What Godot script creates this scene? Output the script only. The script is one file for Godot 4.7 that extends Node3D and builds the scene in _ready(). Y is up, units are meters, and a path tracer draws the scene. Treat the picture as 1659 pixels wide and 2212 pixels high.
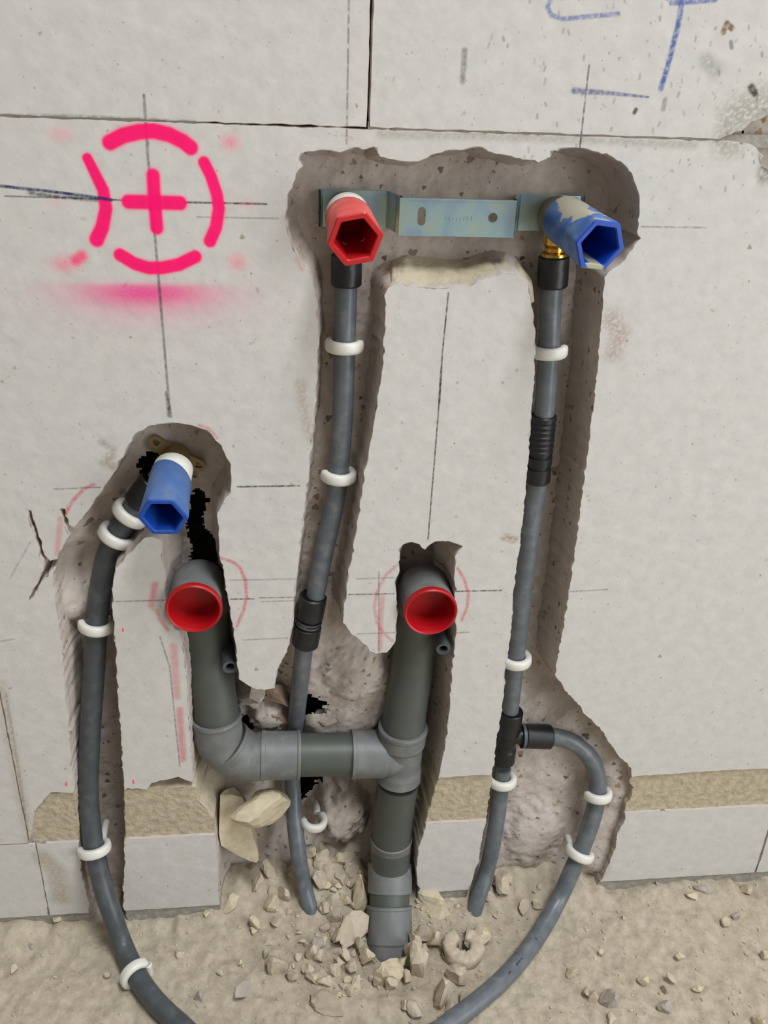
extends Node3D
# Roughed-in plumbing in a chased sand-lime block wall above a dusty screed floor. Units are metres; the wall face is z = 0, the floor is y = 0.

var rng := RandomNumberGenerator.new()
var grain := FastNoiseLite.new()
var coarse := FastNoiseLite.new()
var M := {}
var taken := {}

# ---------------------------------------------------------------- helpers
func mm(a: Array) -> PackedVector2Array:
	var r := PackedVector2Array()
	for i in range(0, a.size(), 2):
		r.append(Vector2(a[i], a[i + 1]) * 0.001)
	return r

func mm3(a: Array) -> PackedVector3Array:
	var r := PackedVector3Array()
	for i in range(0, a.size(), 3):
		r.append(Vector3(a[i], a[i + 1], a[i + 2]) * 0.001)
	return r

func numbered(called: String) -> String:
	var n: int = taken.get(called, 0)
	taken[called] = n + 1
	return called if n == 0 else "%s_%03d" % [called, n]

func new_st(smooth := true) -> SurfaceTool:
	var st := SurfaceTool.new()
	st.begin(Mesh.PRIMITIVE_TRIANGLES)
	st.set_smooth_group(0 if smooth else -1)
	return st

# counter-clockwise as seen from outside
func tri(st: SurfaceTool, a: Vector3, b: Vector3, c: Vector3) -> void:
	st.add_vertex(a); st.add_vertex(c); st.add_vertex(b)

func quad(st: SurfaceTool, a: Vector3, b: Vector3, c: Vector3, d: Vector3) -> void:
	tri(st, a, b, c); tri(st, a, c, d)

func part(called: String, st: SurfaceTool, m: Material, parent: Node3D, label := "") -> MeshInstance3D:
	st.generate_normals()
	var o := MeshInstance3D.new()
	o.name = called
	o.mesh = st.commit()
	o.mesh.surface_set_material(0, m)
	parent.add_child(o, true)
	if label: o.set_meta("label", label)
	return o

func thing(called: String, label: String, category: String, group := "") -> Node3D:
	var o := Node3D.new()
	o.name = numbered(called)
	add_child(o)
	o.set_meta("label", label); o.set_meta("category", category)
	if group: o.set_meta("group", group)
	return o

func structure(called: String) -> Node3D:
	var o := Node3D.new()
	o.name = called
	add_child(o)
	o.set_meta("kind", "structure")
	return o

func box(st: SurfaceTool, lo: Vector3, hi: Vector3) -> void:
	var p := func(x, y, z): return Vector3(hi.x if x else lo.x, hi.y if y else lo.y, hi.z if z else lo.z)
	quad(st, p.call(0,0,1), p.call(1,0,1), p.call(1,1,1), p.call(0,1,1))
	quad(st, p.call(1,0,0), p.call(0,0,0), p.call(0,1,0), p.call(1,1,0))
	quad(st, p.call(1,0,1), p.call(1,0,0), p.call(1,1,0), p.call(1,1,1))
	quad(st, p.call(0,0,0), p.call(0,0,1), p.call(0,1,1), p.call(0,1,0))
	quad(st, p.call(0,1,1), p.call(1,1,1), p.call(1,1,0), p.call(0,1,0))
	quad(st, p.call(0,0,0), p.call(1,0,0), p.call(1,0,1), p.call(0,0,1))

func smooth_path(p: PackedVector3Array, step: float) -> PackedVector3Array:
	var r := PackedVector3Array()
	for i in p.size() - 1:
		var a: Vector3 = p[max(i - 1, 0)]
		var d: Vector3 = p[min(i + 2, p.size() - 1)]
		var n: int = max(1, int(ceil(p[i].distance_to(p[i + 1]) / step)))
		for k in n:
			r.append(p[i].cubic_interpolate(p[i + 1], a, d, float(k) / n))
	r.append(p[p.size() - 1])
	return r

func frames(p: PackedVector3Array) -> Array:
	var out := []
	var u := Vector3.ZERO
	for i in p.size():
		var t: Vector3 = (p[min(i + 1, p.size() - 1)] - p[max(i - 1, 0)]).normalized()
		if i == 0:
			u = t.cross(Vector3(0, 0, 1))
			if u.length() < 0.3: u = t.cross(Vector3(1, 0, 0))
		u = (u - t * u.dot(t)).normalized()
		out.append([t, u, t.cross(u)])
	return out

# a swept tube; the radius is one number or one per point; ends are closed unless hollow > 0, which gives a bore of that radius
func tube(st: SurfaceTool, p: PackedVector3Array, radius, segs := 28, hollow := 0.0, closed := true) -> void:
	var fr := frames(p)
	var rings := []
	var along := 0.0
	var uvs := PackedFloat32Array()
	for i in p.size():
		var r: float = radius if radius is float else radius[i]
		var ring := PackedVector3Array()
		for k in segs + 1:
			var an := TAU * k / segs
			ring.append(p[i] + (fr[i][1] * cos(an) + fr[i][2] * sin(an)) * r)
		rings.append(ring)
		if i: along += p[i].distance_to(p[i - 1])
		uvs.append(along)
	st.set_smooth_group(0)
	for i in p.size() - 1:
		for k in segs:
			var c := [[i, k], [i, k + 1], [i + 1, k + 1], [i, k], [i + 1, k + 1], [i + 1, k]]
			for q in [c[0], c[2], c[1], c[3], c[5], c[4]]:
				st.set_uv(Vector2(float(q[1]) / segs, uvs[q[0]] / 0.1))
				st.add_vertex(rings[q[0]][q[1]])
	st.set_smooth_group(-1)
	if not closed: return
	for e in [0, p.size() - 1]:
		var r: float = radius if radius is float else radius[e]
		for k in segs:
			var a: Vector3 = rings[e][k]
			var b: Vector3 = rings[e][k + 1]
			if hollow > 0.0:
				var a2: Vector3 = p[e] + (a - p[e]) * hollow / r
				var b2: Vector3 = p[e] + (b - p[e]) * hollow / r
				if e == 0: quad(st, b, a, a2, b2)
				else: quad(st, a, b, b2, a2)
			elif e == 0: tri(st, p[e], b, a)
			else: tri(st, p[e], a, b)
	if hollow > 0.0:
		var inner := []
		for i in p.size():
			var ring := PackedVector3Array()
			for k in segs + 1:
				var an := TAU * k / segs
				ring.append(p[i] + (fr[i][1] * cos(an) + fr[i][2] * sin(an)) * hollow)
			inner.append(ring)
		st.set_smooth_group(1)
		for i in p.size() - 1:
			for k in segs:
				quad(st, inner[i][k], inner[i + 1][k], inner[i + 1][k + 1], inner[i][k + 1])

# a lathe along the line from a towards b: profile holds [distance along, radius] pairs in metres
func lathe(st: SurfaceTool, a: Vector3, dir: Vector3, profile: Array, segs := 36, turn := 0.0) -> void:
	var t := dir.normalized()
	var u := t.cross(Vector3(0, 1, 0))
	if u.length() < 0.2: u = t.cross(Vector3(1, 0, 0))
	u = u.normalized()
	var w := t.cross(u)
	for i in profile.size() - 1:
		var p0 = profile[i]
		var p1 = profile[i + 1]
		st.set_smooth_group(i + 2)
		for k in segs:
			var e := []
			for q in [[p0, k], [p0, k + 1], [p1, k + 1], [p1, k]]:
				var an: float = TAU * q[1] / segs + turn
				e.append(a + t * q[0][0] + (u * cos(an) + w * sin(an)) * q[0][1])
			if p0[1] > 1e-6: tri(st, e[0], e[1], e[2])
			if p1[1] > 1e-6: tri(st, e[0], e[2], e[3])
			if p0[1] <= 1e-6: tri(st, e[0], e[2], e[3])

# ---------------------------------------------------------------- textures
func noise_tex(freq: float, kind: int, ramp: Array, seed_ := 1, size := 512, octaves := 4) -> NoiseTexture2D:
	var n := FastNoiseLite.new()
	n.noise_type = kind; n.frequency = freq; n.seed = seed_
	n.fractal_octaves = octaves
	if kind == FastNoiseLite.TYPE_CELLULAR:
		n.cellular_return_type = FastNoiseLite.RETURN_DISTANCE
		n.fractal_type = FastNoiseLite.FRACTAL_NONE
	var t := NoiseTexture2D.new()
	t.width = size; t.height = size; t.seamless = true; t.noise = n
	if ramp.size():
		var g := Gradient.new()
		var offs := PackedFloat32Array()
		var cols := PackedColorArray()
		for r in ramp:
			offs.append(r[0]); cols.append(r[1])
		g.offsets = offs; g.colors = cols
		t.color_ramp = g
	return t

# a seamless tile of mottled stone with specks: each entry of specks is [count, smallest and largest radius in pixels, colour, opacity]
func stone_image(size: int, tone: Color, spread: float, specks: Array, seed_: int) -> Image:
	var n := FastNoiseLite.new()
	n.seed = seed_; n.frequency = 0.02; n.fractal_octaves = 5; n.fractal_gain = 0.6
	var g := n.get_seamless_image(size, size)
	g.convert(Image.FORMAT_RGB8)
	var img := Image.create(size, size, false, Image.FORMAT_RGB8)
	for y in size:
		for x in size:
			var v := (g.get_pixel(x, y).r - 0.5) * spread
			img.set_pixel(x, y, Color(tone.r + v, tone.g + v * 0.98, tone.b + v * 0.93))
	rng.seed = seed_
	for s in specks:
		for i in s[0]:
			var c := Vector2(rng.randf() * size, rng.randf() * size)
			var r: float = lerpf(s[1], s[2], pow(rng.randf(), 2.5))
			var squash := rng.randf_range(0.5, 1.0)
			var an := rng.randf() * PI
			var ax := Vector2(cos(an), sin(an))
			var wob := rng.randf() * 9.0
			var op: float = s[4] * rng.randf_range(0.5, 1.0)
			for dy in range(-int(r) - 2, int(r) + 3):
				for dx in range(-int(r) - 2, int(r) + 3):
					var d := Vector2(dx, dy)
					var q := Vector2(d.dot(ax), d.dot(ax.orthogonal()) / squash)
					var lim := r * (1.0 + 0.22 * sin(q.angle() * 3.0 + wob) + 0.12 * sin(q.angle() * 5.0 + 2.0 * wob))
					var al := clampf(lim - q.length() + 0.5, 0.0, 1.0) * op
					if al > 0.0:
						var px := posmod(int(c.x) + dx, size)
						var py := posmod(int(c.y) + dy, size)
						img.set_pixel(px, py, img.get_pixel(px, py).lerp(s[3], al))
	return img

func stone_material(img: Image, tile: float, relief: Texture2D, relief_cm: float, rough := 0.95, mapped := false) -> StandardMaterial3D:
	var m := StandardMaterial3D.new()
	m.albedo_texture = ImageTexture.create_from_image(img)
	if not mapped:
		m.uv1_triplanar = true; m.uv1_world_triplanar = true
	m.uv1_scale = Vector3.ONE / tile
	m.roughness = rough
	m.metallic_specular = 0.25
	m.heightmap_enabled = relief_cm > 0.0
	m.heightmap_texture = relief
	m.heightmap_scale = relief_cm
	return m

func plain(c: Color, rough: float, metal := 0.0, spec := 0.5) -> StandardMaterial3D:
	var m := StandardMaterial3D.new()
	m.albedo_color = c; m.roughness = rough; m.metallic = metal; m.metallic_specular = spec
	return m

func plastic(c: Color, dust: Color, amount: float, rough: float, freq := 0.012, seed_ := 5) -> StandardMaterial3D:
	var m := StandardMaterial3D.new()
	m.albedo_texture = noise_tex(freq, FastNoiseLite.TYPE_SIMPLEX_SMOOTH, [[0.0, c], [0.5, c.lerp(dust, amount * 0.25)], [1.0, c.lerp(dust, amount)]], seed_, 512, 6)
	m.uv1_triplanar = true; m.uv1_world_triplanar = true
	m.uv1_scale = Vector3.ONE / 0.16
	m.roughness = rough
	return m

# ---------------------------------------------------------------- marks drawn on the wall (spray, pencil, crayon, marker)
const MARK_X := -0.32
const MARK_Y := -0.04
const MARK_SIDE := 0.90
const MARK_PIX := 2048
var marks: Image

func mark_uv(p: Vector3) -> Vector2:
	return Vector2((p.x - MARK_X) / MARK_SIDE, 1.0 - (p.y - MARK_Y) / MARK_SIDE)

# widths in millimetres; soft is the share of the width that fades; grit is how much the grain of the block breaks the stroke
func stroke(p: PackedVector2Array, width, c: Color, alpha := 1.0, soft := 0.25, grit := 0.0) -> void:
	var k := MARK_PIX / MARK_SIDE
	var q := PackedVector2Array()
	var w := PackedFloat32Array()
	for i in p.size():
		q.append(Vector2((p[i].x - MARK_X) * k, (MARK_SIDE - (p[i].y - MARK_Y)) * k))
		var wi: float = lerpf(width[0], width[1], float(i) / max(1, p.size() - 1)) if width is Array else width
		w.append(wi * 0.001 * k * 0.5)
	var best := {}
	for i in q.size() - 1:
		var r: float = max(w[i], w[i + 1]) * (1.0 + soft) + 1.0
		var lo := Vector2(min(q[i].x, q[i + 1].x) - r, min(q[i].y, q[i + 1].y) - r)
		var hi := Vector2(max(q[i].x, q[i + 1].x) + r, max(q[i].y, q[i + 1].y) + r)
		var d := q[i + 1] - q[i]
		var l2: float = max(d.length_squared(), 1e-6)
		for y in range(max(0, int(lo.y)), min(MARK_PIX - 1, int(hi.y) + 1)):
			for x in range(max(0, int(lo.x)), min(MARK_PIX - 1, int(hi.x) + 1)):
				var v := Vector2(x, y)
				var t := clampf((v - q[i]).dot(d) / l2, 0.0, 1.0)
				var ww: float = lerpf(w[i], w[i + 1], t)
				var dist := v.distance_to(q[i] + d * t)
				var a := 1.0 - smoothstep(ww * (1.0 - soft), ww * (1.0 + soft) + 0.7, dist)
				if a > 0.0:
					var key := y * MARK_PIX + x
					if a > best.get(key, 0.0): best[key] = a
	for key in best:
		var x: int = key % MARK_PIX
		var y: int = key / MARK_PIX
		var a: float = best[key] * alpha
		if grit > 0.0:
			var g := grain.get_noise_2d((x + y) * 1.6 + 31.0, (y - x) * 1.3) * 0.8 + coarse.get_noise_2d(x * 60.0, y * 51.0) * 0.5
			a *= clampf(1.0 + grit * 1.9 * g, 0.0, 1.25)
		put(x, y, c, clampf(a, 0.0, 1.0))

func put(x: int, y: int, c: Color, a: float) -> void:
	var o := marks.get_pixel(x, y)
	var na := a + o.a * (1.0 - a)
	if na <= 0.0: return
	var m := (c * a + o * (o.a * (1.0 - a))) / na
	marks.set_pixel(x, y, Color(m.r, m.g, m.b, na))

# a mist of sprayed paint: centre and radii in metres, cut off above by a straight edge where hard is set
func mist(p: PackedVector2Array, rx: float, ry: float, c: Color, alpha: float, hard := false) -> void:
	var k := MARK_PIX / MARK_SIDE
	var cx := (p[0].x - MARK_X) * k
	var cy := (MARK_SIDE - (p[0].y - MARK_Y)) * k
	for y in range(int(cy - ry * k * 2), int(cy + ry * k * 2)):
		for x in range(int(cx - rx * k * 2), int(cx + rx * k * 2)):
			if x < 0 or y < 0 or x >= MARK_PIX or y >= MARK_PIX: continue
			var d := Vector2((x - cx) / (rx * k), (y - cy) / (ry * k))
			var a := exp(-d.length_squared() * 1.6) * alpha
			if hard: a *= smoothstep(-0.75, -0.35, d.y)
			a *= 1.0 + 0.5 * grain.get_noise_2d(x * 12.0, y * 12.0)
			if a > 0.012: put(x, y, c, a)

# ---------------------------------------------------------------- the chased wall
var voids := []

func roughen(p: PackedVector2Array, step: float, amp: float) -> PackedVector2Array:
	var r := PackedVector2Array()
	for i in p.size():
		var a := p[i]
		var b := p[(i + 1) % p.size()]
		var n: int = max(1, int(a.distance_to(b) / step))
		for k in n:
			var q := a.lerp(b, float(k) / n)
			var nn := (b - a).normalized().orthogonal()
			var g := grain.get_noise_2d(q.x * 9000.0, q.y * 9000.0) * amp + coarse.get_noise_2d(q.x * 4000.0, q.y * 4000.0) * amp * 1.3
			r.append(q + nn * g)
	return r

func area_of(p: PackedVector2Array) -> float:
	var s := 0.0
	for i in p.size():
		s += p[i].cross(p[(i + 1) % p.size()])
	return s * 0.5

# the face of a block minus the chases, its cut edges carried back into the wall
func cut_block(called: String, outline: PackedVector2Array, face: Material, cut: Material, parent: Node3D, front := 0.0, wave := 0.0, deep := 0.1) -> void:
	var left := [outline]
	for v in voids:
		var next := []
		for p in left:
			for q in Geometry2D.clip_polygons(p, v):
				if absf(area_of(q)) > 4e-6: next.append(q)
		left = next
	for p in left:
		var poly: PackedVector2Array = p
		if area_of(poly) < 0.0: poly.reverse()
		var clean := PackedVector2Array()
		for i in poly.size():
			if clean.is_empty() or clean[clean.size() - 1].distance_to(poly[i]) > 0.0004: clean.append(poly[i])
		if clean.size() > 2 and clean[0].distance_to(clean[clean.size() - 1]) < 0.0004: clean.remove_at(clean.size() - 1)
		poly = clean
		var n := poly.size()
		var st := new_st(false)
		var tris := Geometry2D.triangulate_polygon(poly)
		var to3 := func(i: int): return Vector3(poly[i].x, poly[i].y, front)
		for k in range(0, tris.size(), 3):
			var a: Vector3 = to3.call(tris[k])
			var b: Vector3 = to3.call(tris[k + 1])
			var c: Vector3 = to3.call(tris[k + 2])
			if (b - a).cross(c - a).z < 0.0:
				var t := b
				b = c
				c = t
			for v in [a, c, b]:
				st.set_uv(Vector2(v.x, v.y)); st.set_uv2(mark_uv(v)); st.add_vertex(v)
		st.generate_normals()
		var mesh := st.commit()
		mesh.surface_set_material(0, face)
		# sides
		var norm := PackedVector2Array()
		for i in n:
			var d0 := (poly[i] - poly[(i + n - 1) % n]).normalized()
			var d1 := (poly[(i + 1) % n] - poly[i]).normalized()
			var t := (d0 + d1).normalized()
			norm.append(Vector2(t.y, -t.x))
		var prof := [[0.0, 0.0], [0.0005, -0.0008], [0.0008, -0.006], [0.0012, -0.018], [0.0024, -0.03], [0.0052, -0.039], [0.009, -0.046], [0.009, -deep]]
		var rings := []
		for r in prof.size():
			var ring := PackedVector3Array()
			for i in n:
				var q := poly[i]
				var rough := 0.0
				if r > 1: rough = 0.0006 * coarse.get_noise_3d(q.x * 3000.0, q.y * 3000.0, prof[r][1] * 3000.0)
				q += norm[i] * (prof[r][0] + rough)
				ring.append(Vector3(q.x, q.y, front + prof[r][1]))
			rings.append(ring)
		var ss := new_st(true)
		for r in prof.size() - 1:
			for i in n:
				var j := (i + 1) % n
				quad(ss, rings[r + 1][i], rings[r + 1][j], rings[r][j], rings[r][i])
		ss.generate_normals()
		ss.commit(mesh)
		mesh.surface_set_material(1, cut)
		var o := MeshInstance3D.new()
		o.name = called
		o.mesh = mesh
		parent.add_child(o, true)

func rect(x0: float, y0: float, x1: float, y1: float) -> PackedVector2Array:
	return roughen(PackedVector2Array([Vector2(x0, y0), Vector2(x1, y0), Vector2(x1, y1), Vector2(x0, y1)]), 0.006, 0.0005)

# the rough back of the chases: a sheet whose depth follows the measured spots
func chase_back(parent: Node3D, spots: PackedVector3Array, holes: Array, bumps: Array) -> void:
	var cell := 0.002
	var st := new_st(true)
	var grown := []
	var box_ := Rect2(voids[0][0], Vector2.ZERO)
	for v in voids:
		for g in Geometry2D.offset_polygon(v, 0.012):
			grown.append(g)
			for q in g: box_ = box_.expand(q)
	var bounds := []
	for g in grown:
		var b := Rect2(g[0], Vector2.ZERO)
		for q in g: b = b.expand(q)
		bounds.append(b)
	var nx := int(box_.size.x / cell) + 1
	var ny := int(box_.size.y / cell) + 1
	var cache := {}
	var depth := func(i: int, j: int) -> Vector3:
		var key := j * (nx + 2) + i
		if cache.has(key): return cache[key]
		var x := box_.position.x + i * cell
		var y := box_.position.y + j * cell
		var sw := 0.0
		var sz := 0.0
		for s in spots:
			var d2 := (s.x - x) * (s.x - x) + (s.y - y) * (s.y - y) + 0.00002
			var w := 1.0 / (d2 * d2)
			sw += w; sz += w * s.z
		var z := sz / sw
		var lump := 0.0
		for b in bumps:
			var q := Vector2((x - b[0]) / b[2], (y - b[1]) / b[3])
			var l := q.length() + 0.22 * coarse.get_noise_2d(x * 3500.0 + b[0] * 9000.0, y * 3500.0)
			if l < 1.0: lump = max(lump, b[4] * (1.0 - pow(l, 3.0)))
		z += lump
		var live := clampf((-z - 0.004) / 0.02, 0.15, 1.0)
		z += live * (0.0014 * coarse.get_noise_2d(x * 2600.0, y * 2600.0) + 0.0009 * grain.get_noise_2d(x * 4500.0, y * 4500.0))
		var v := Vector3(x + 0.0009 * grain.get_noise_2d(x * 14000.0, y * 14000.0), y + 0.0009 * grain.get_noise_2d(y * 14000.0, x * 14000.0 + 99.0), min(z, -0.0015))
		cache[key] = v
		return v
	for j in ny:
		for i in nx:
			var c := Vector2(box_.position.x + (i + 0.5) * cell, box_.position.y + (j + 0.5) * cell)
			var inside := false
			for g in grown.size():
				if bounds[g].has_point(c) and Geometry2D.is_point_in_polygon(c, grown[g]):
					inside = true
					break
			if not inside: continue
			var wob := Vector2(coarse.get_noise_2d(c.x * 6000.0, c.y * 6000.0), coarse.get_noise_2d(c.y * 6000.0, c.x * 6000.0)) * 0.004
			for h in holes:
				if Geometry2D.is_point_in_polygon(c + wob, h):
					inside = false
					break
			if not inside: continue
			var v := [depth.call(i, j), depth.call(i + 1, j), depth.call(i + 1, j + 1), depth.call(i, j + 1)]
			for q in [0, 2, 1, 0, 3, 2]:
				st.set_uv(Vector2(v[q].x, v[q].y)); st.add_vertex(v[q])
	part("chase_back", st, M.cut_back, parent)

func build_wall() -> void:
	var wall := structure("wall_north")
	# traced chases: tap niche with the left pipe slot, right pipe slot, two drain slots, left pipe slot, scored cuts, broken corner
	var traced := [
		mm([3.7,677.6,4.4,686.6,7,696.9,11,704.8,14.6,710.6,12.5,714.2,13.5,718.2,24.9,720.8,39.4,720.3,54.2,722.5,64.2,723,65.3,717.7,71.2,715.8,79.5,714.6,91.2,715.5,99.3,720.1,109.1,722.6,124.1,724.8,136,724.5,143.1,721.9,156.9,719.4,172.7,717.8,180.9,720.3,179.5,724.1,190.6,727,206.2,726.9,218.9,724,232.2,718,240.3,710.2,246.2,697.1,248.9,683.9,249.3,673.6,252.5,668.9,249.3,664.1,243.4,654.3,231.6,642.7,206.9,624.1,177.1,627,174.7,636.3,167.9,642.4,157.2,642.5,144.2,638.7,131.3,633.7,104.9,631.3,81.7,634.9,74.6,632.9,73.2,625.7,73.7,605.8,73.5,585.3,72.7,571.3,70.2,546.2,67,516.3,63.1,493.2,60.9,469.4,58.1,448.9,54.7,419.4,51.5,393.3,49,366.2,48.5,350,55,338.9,61.9,333,72.2,320.5,77.1,316.9,86.3,318.5,100,326.8,106.8,271.4,112.4,161.2,122.8,-40.6,-68.2,-22.4,-70.1,18.7,-68.5,74.4,-69.5,100.6,-70.2,131.5,-77.9,147.3,-83.5,153.5,-85.4,179.3,-72.6,248.9,-54.5,296.2,-40.1,294.6,-29.7,285.6,-19.5,281.7,-10.3,283.3,-8.9,295.2,-7.9,303.6,-3.9,313.7,1,324.1,4.2,339.7,6.3,358.3,9.2,394.3,12.3,428.8,15,453.7,18.2,481.8,21,512.8,23.7,542.5,25,564.1,26.2,588.4,25.4,608.6,23.7,629.9,19.5,640.4,13.2,647.8,8.2,656.5,5.2,667.1]),
		mm([176.1,653.1,229.9,654.1,230,640,232.8,610.8,235.2,579.2,236.7,549.9,237.7,523.3,238,495.7,239.3,462.9,239.7,433.1,240.3,397.6,240.7,365.2,240.7,331.6,239.6,301.7,240,288.4,247.2,275.7,255.2,264.8,266.3,253.6,273.2,242.5,286.9,228.1,296.3,216.4,306.5,200.6,313.9,188.7,325.2,178.7,332.4,166.5,333.3,150.3,338.2,143.9,337,128.7,334.3,116.4,335,100.6,332.7,91.2,331.3,84.9,332.1,65.2,329.3,45.5,326,25.4,321.1,8.6,311.7,-66.2,168,-52.2,180.5,-3.5,184.4,20.2,189,50,191.2,88.7,192.7,113.7,193.6,162,192.9,183.5,193.4,214.6,194.8,248.9,193.1,299.5,193.9,335.1,191.4,388.8,192.6,431.8,191.2,471.8,191.6,488.1,190,511.8,188.4,538.7,187.5,564.5,185.2,593,181.8,610.3,176.7,630.3]),
		mm([92.4,420.8,96,424.2,102.7,426.2,108.5,423.5,113.7,419.1,116.5,424.2,121.6,426.7,132.3,427.3,140.9,424.6,144.6,421.5,140.7,417.6,139.5,413.3,140,395.5,142.6,372.7,145.1,349.2,145.7,320.3,145.6,300.4,145.9,262.4,145.9,227,144.3,193.8,141.6,169.3,137.1,135.8,132.6,105.6,128.3,77.5,126.8,55,128.8,35,133.3,14.4,135.1,-41.8,83.6,-36.9,73.7,272.9,86.3,318.5,93.1,327,93.3,350.9,92.8,369.5,90.7,381,89.6,388.7,92.7,396.7]),
		mm([-113.9,511.7,-110.6,519.1,-105.2,524.2,-98.2,527.8,-91.1,530.3,-83.4,531.1,-74.1,529.9,-63.8,528.1,-54.6,523.6,-46,511.7,-40.3,499.9,-39,487.9,-41.3,473.8,-46.7,463.1,-51.3,455.2,-50.8,433,-50.9,416.1,-47,385.6,-42.9,346.5,-40.9,317.1,-39.7,293.1,-24.3,246.4,-26.2,169.9,-82,150.5,-85.4,179.3,-86.3,199.9,-84.8,266.4,-84.1,290,-85.2,317.3,-86.9,343.8,-90.8,348.5,-94.4,366,-96.4,379.5,-95.9,397,-96.2,418.4,-96.2,433,-102,435.2,-114,459.7,-117.8,494.8]),
		mm([-110.6,519.1,-113.9,511.7,-119.8,502.4,-126.6,491.1,-135.8,476.5,-142.5,468,-152.5,454.3,-160.6,443.2,-168.9,431.5,-175.5,420.1,-178.7,413.9,-181.3,399.1,-181.8,377.5,-182.8,346.2,-183.8,313.6,-185.9,279.7,-188.2,244.4,-190.3,202.2,-192.2,169.2,-194,134.9,-195.8,93.2,-196.7,62.1,-194.4,36.3,-197.1,-10,-159.3,-13.6,-162.2,23.6,-158.1,58.9,-151.7,120,-147.3,177.5,-144.8,231.7,-142.4,282.7,-140.1,330.8,-138.4,371.8,-136.1,395.4,-132.5,407.3,-120.9,421,-108,435.3,-100.3,435.2,-66.5,498.2,-91.7,526.3]),
		mm([-193.7,459.7,-191.9,460.9,-190,459.7,-187.9,444.9,-185.8,421.2,-182.1,415.2,-176.8,418,-177.9,409.7,-184.5,404.3,-199,382.4,-203,379.4,-200.7,385.5,-189.2,403.6,-187.5,411.2,-190.1,428.7,-192.5,449]),
		mm([-169.5,460.5,-167.4,461.7,-165.5,460.1,-163.6,447.3,-159.8,444.4,-162.1,436.3,-165.9,439.6,-168.3,448.6]),
		mm([295.7,734.4,300.1,738.3,307,739.7,313.6,742.8,315.9,746.9,324.6,748.9,329.4,753.6,353.7,751.5,365.5,707.3,336.2,715.1,331.8,716.8,327.9,721.5,329.6,725.7,324,729.7,318,732.4,312.2,731.7,306.7,734.2]),
	]
	for t in traced:
		if area_of(t) < 0.0: t.reverse()
		voids.append(roughen(t, 0.0025, 0.0011))
	var tj := 0.0575
	var h0 := 0.7345   # bed joint under the top course
	var bed := 0.113   # top of the base course
	# courses in view
	cut_block("block", rect(-0.94, h0 + 0.0009, tj - 0.0012, 1.358), M.face, M.cut, wall)
	cut_block("block", rect(tj + 0.0012, h0 + 0.0009, 1.055, 1.358), M.face, M.cut, wall)
	var low := mm([-280.8,116.5,-236.3,117.3,-228,154.5,-218.7,166.9,-211.7,174.9,-195.7,173.9,-189.6,173.5,-150.5,169.8,-144.6,176.2,-127.2,172.9,-123.3,180.5,-115.3,183.3,-98.6,186.2,-84.6,179.2,-51.3,177.1,77,169.2,140.7,170.5,165,171.9,192.7,171.4,256.1,164,322.4,154,335.6,161.5,372.7,161.7,424.6,163.4,472.2,163,540.4,165])
	var mid := PackedVector2Array([Vector2(-0.2382, h0 - 0.0009), Vector2(-0.2382, bed + 0.001)])
	for q in low:
		if q.x > -0.235: mid.append(q)
	mid.append(Vector2(0.76, 0.158)); mid.append(Vector2(0.76, h0 - 0.0009))
	cut_block("block", roughen(mid, 0.004, 0.0006), M.face, M.cut, wall)
	cut_block("block", rect(-1.2, bed + 0.001, -0.2402, h0 - 0.0009), M.face, M.cut, wall)
	cut_block("block", rect(0.764, 0.158, EAST, h0 - 0.0009), M.face, M.cut, wall)
	for c in [[-1.2, -0.2345], [-0.2325, 0.493], [0.4955, EAST]]:
		cut_block("base_block", rect(c[0], 0.0155, c[1], bed - 0.001), M.face, M.cut, wall)
	cut_block("mortar_bed", roughen(PackedVector2Array([Vector2(-1.2, bed - 0.003), Vector2(EAST, bed - 0.003), Vector2(EAST, 0.172), Vector2(-1.2, 0.172)]), 0.004, 0.0004), M.mortar, M.mortar, wall, -0.0022)
	cut_block("base_mortar", roughen(PackedVector2Array([Vector2(-1.2, -0.03), Vector2(EAST, -0.03), Vector2(EAST, 0.018), Vector2(-1.2, 0.018)]), 0.004, 0.0004), M.grey_mortar, M.grey_mortar, wall, -0.0015)
	# joints: open where they read black, pointed flush elsewhere
	for j in [[-1.2, -0.0473, -0.0012], [0.0574, EAST, -0.0011]]:
		var st := new_st(false)
		box(st, Vector3(j[0], h0 - 0.004, -0.02), Vector3(j[1], h0 + 0.004, j[2]))
		part("joint_mortar", st, M.grey_mortar, wall)
	for x in [[-0.2392, bed, h0], [0.762, 0.158, h0], [-0.2335, 0.0155, bed], [0.4943, 0.0155, bed]]:
		var st := new_st(false)
		box(st, Vector3(x[0] - 0.004, x[1], -0.02), Vector3(x[0] + 0.004, x[2], -0.0014))
		part("joint_mortar", st, M.grey_mortar, wall)
	# courses above the picture
	for r in 4:
		var y0 := 1.36 + r * 0.625
		for c in 4:
			var x0 := -1.44 + c - 0.5 * (r % 2)
			if x0 > EAST - 0.02: continue
			var st := new_st(false)
			box(st, Vector3(max(x0, -1.2), y0, -0.1), Vector3(min(x0 + 0.998, EAST), min(y0 + 0.623, ROOM_H), 0.0))
			part("block", st, M.face_plain, wall)
	for x in [[1.057, EAST]]:
		var st := new_st(false)
		box(st, Vector3(x[0], h0 + 0.001, -0.1), Vector3(x[1], 1.358, 0.0))
		part("block", st, M.face_plain, wall)
	var left := new_st(false)
	box(left, Vector3(-1.2, h0 + 0.001, -0.1), Vector3(-0.942, 1.358, 0.0))
	part("block", left, M.face_plain, wall)
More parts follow.
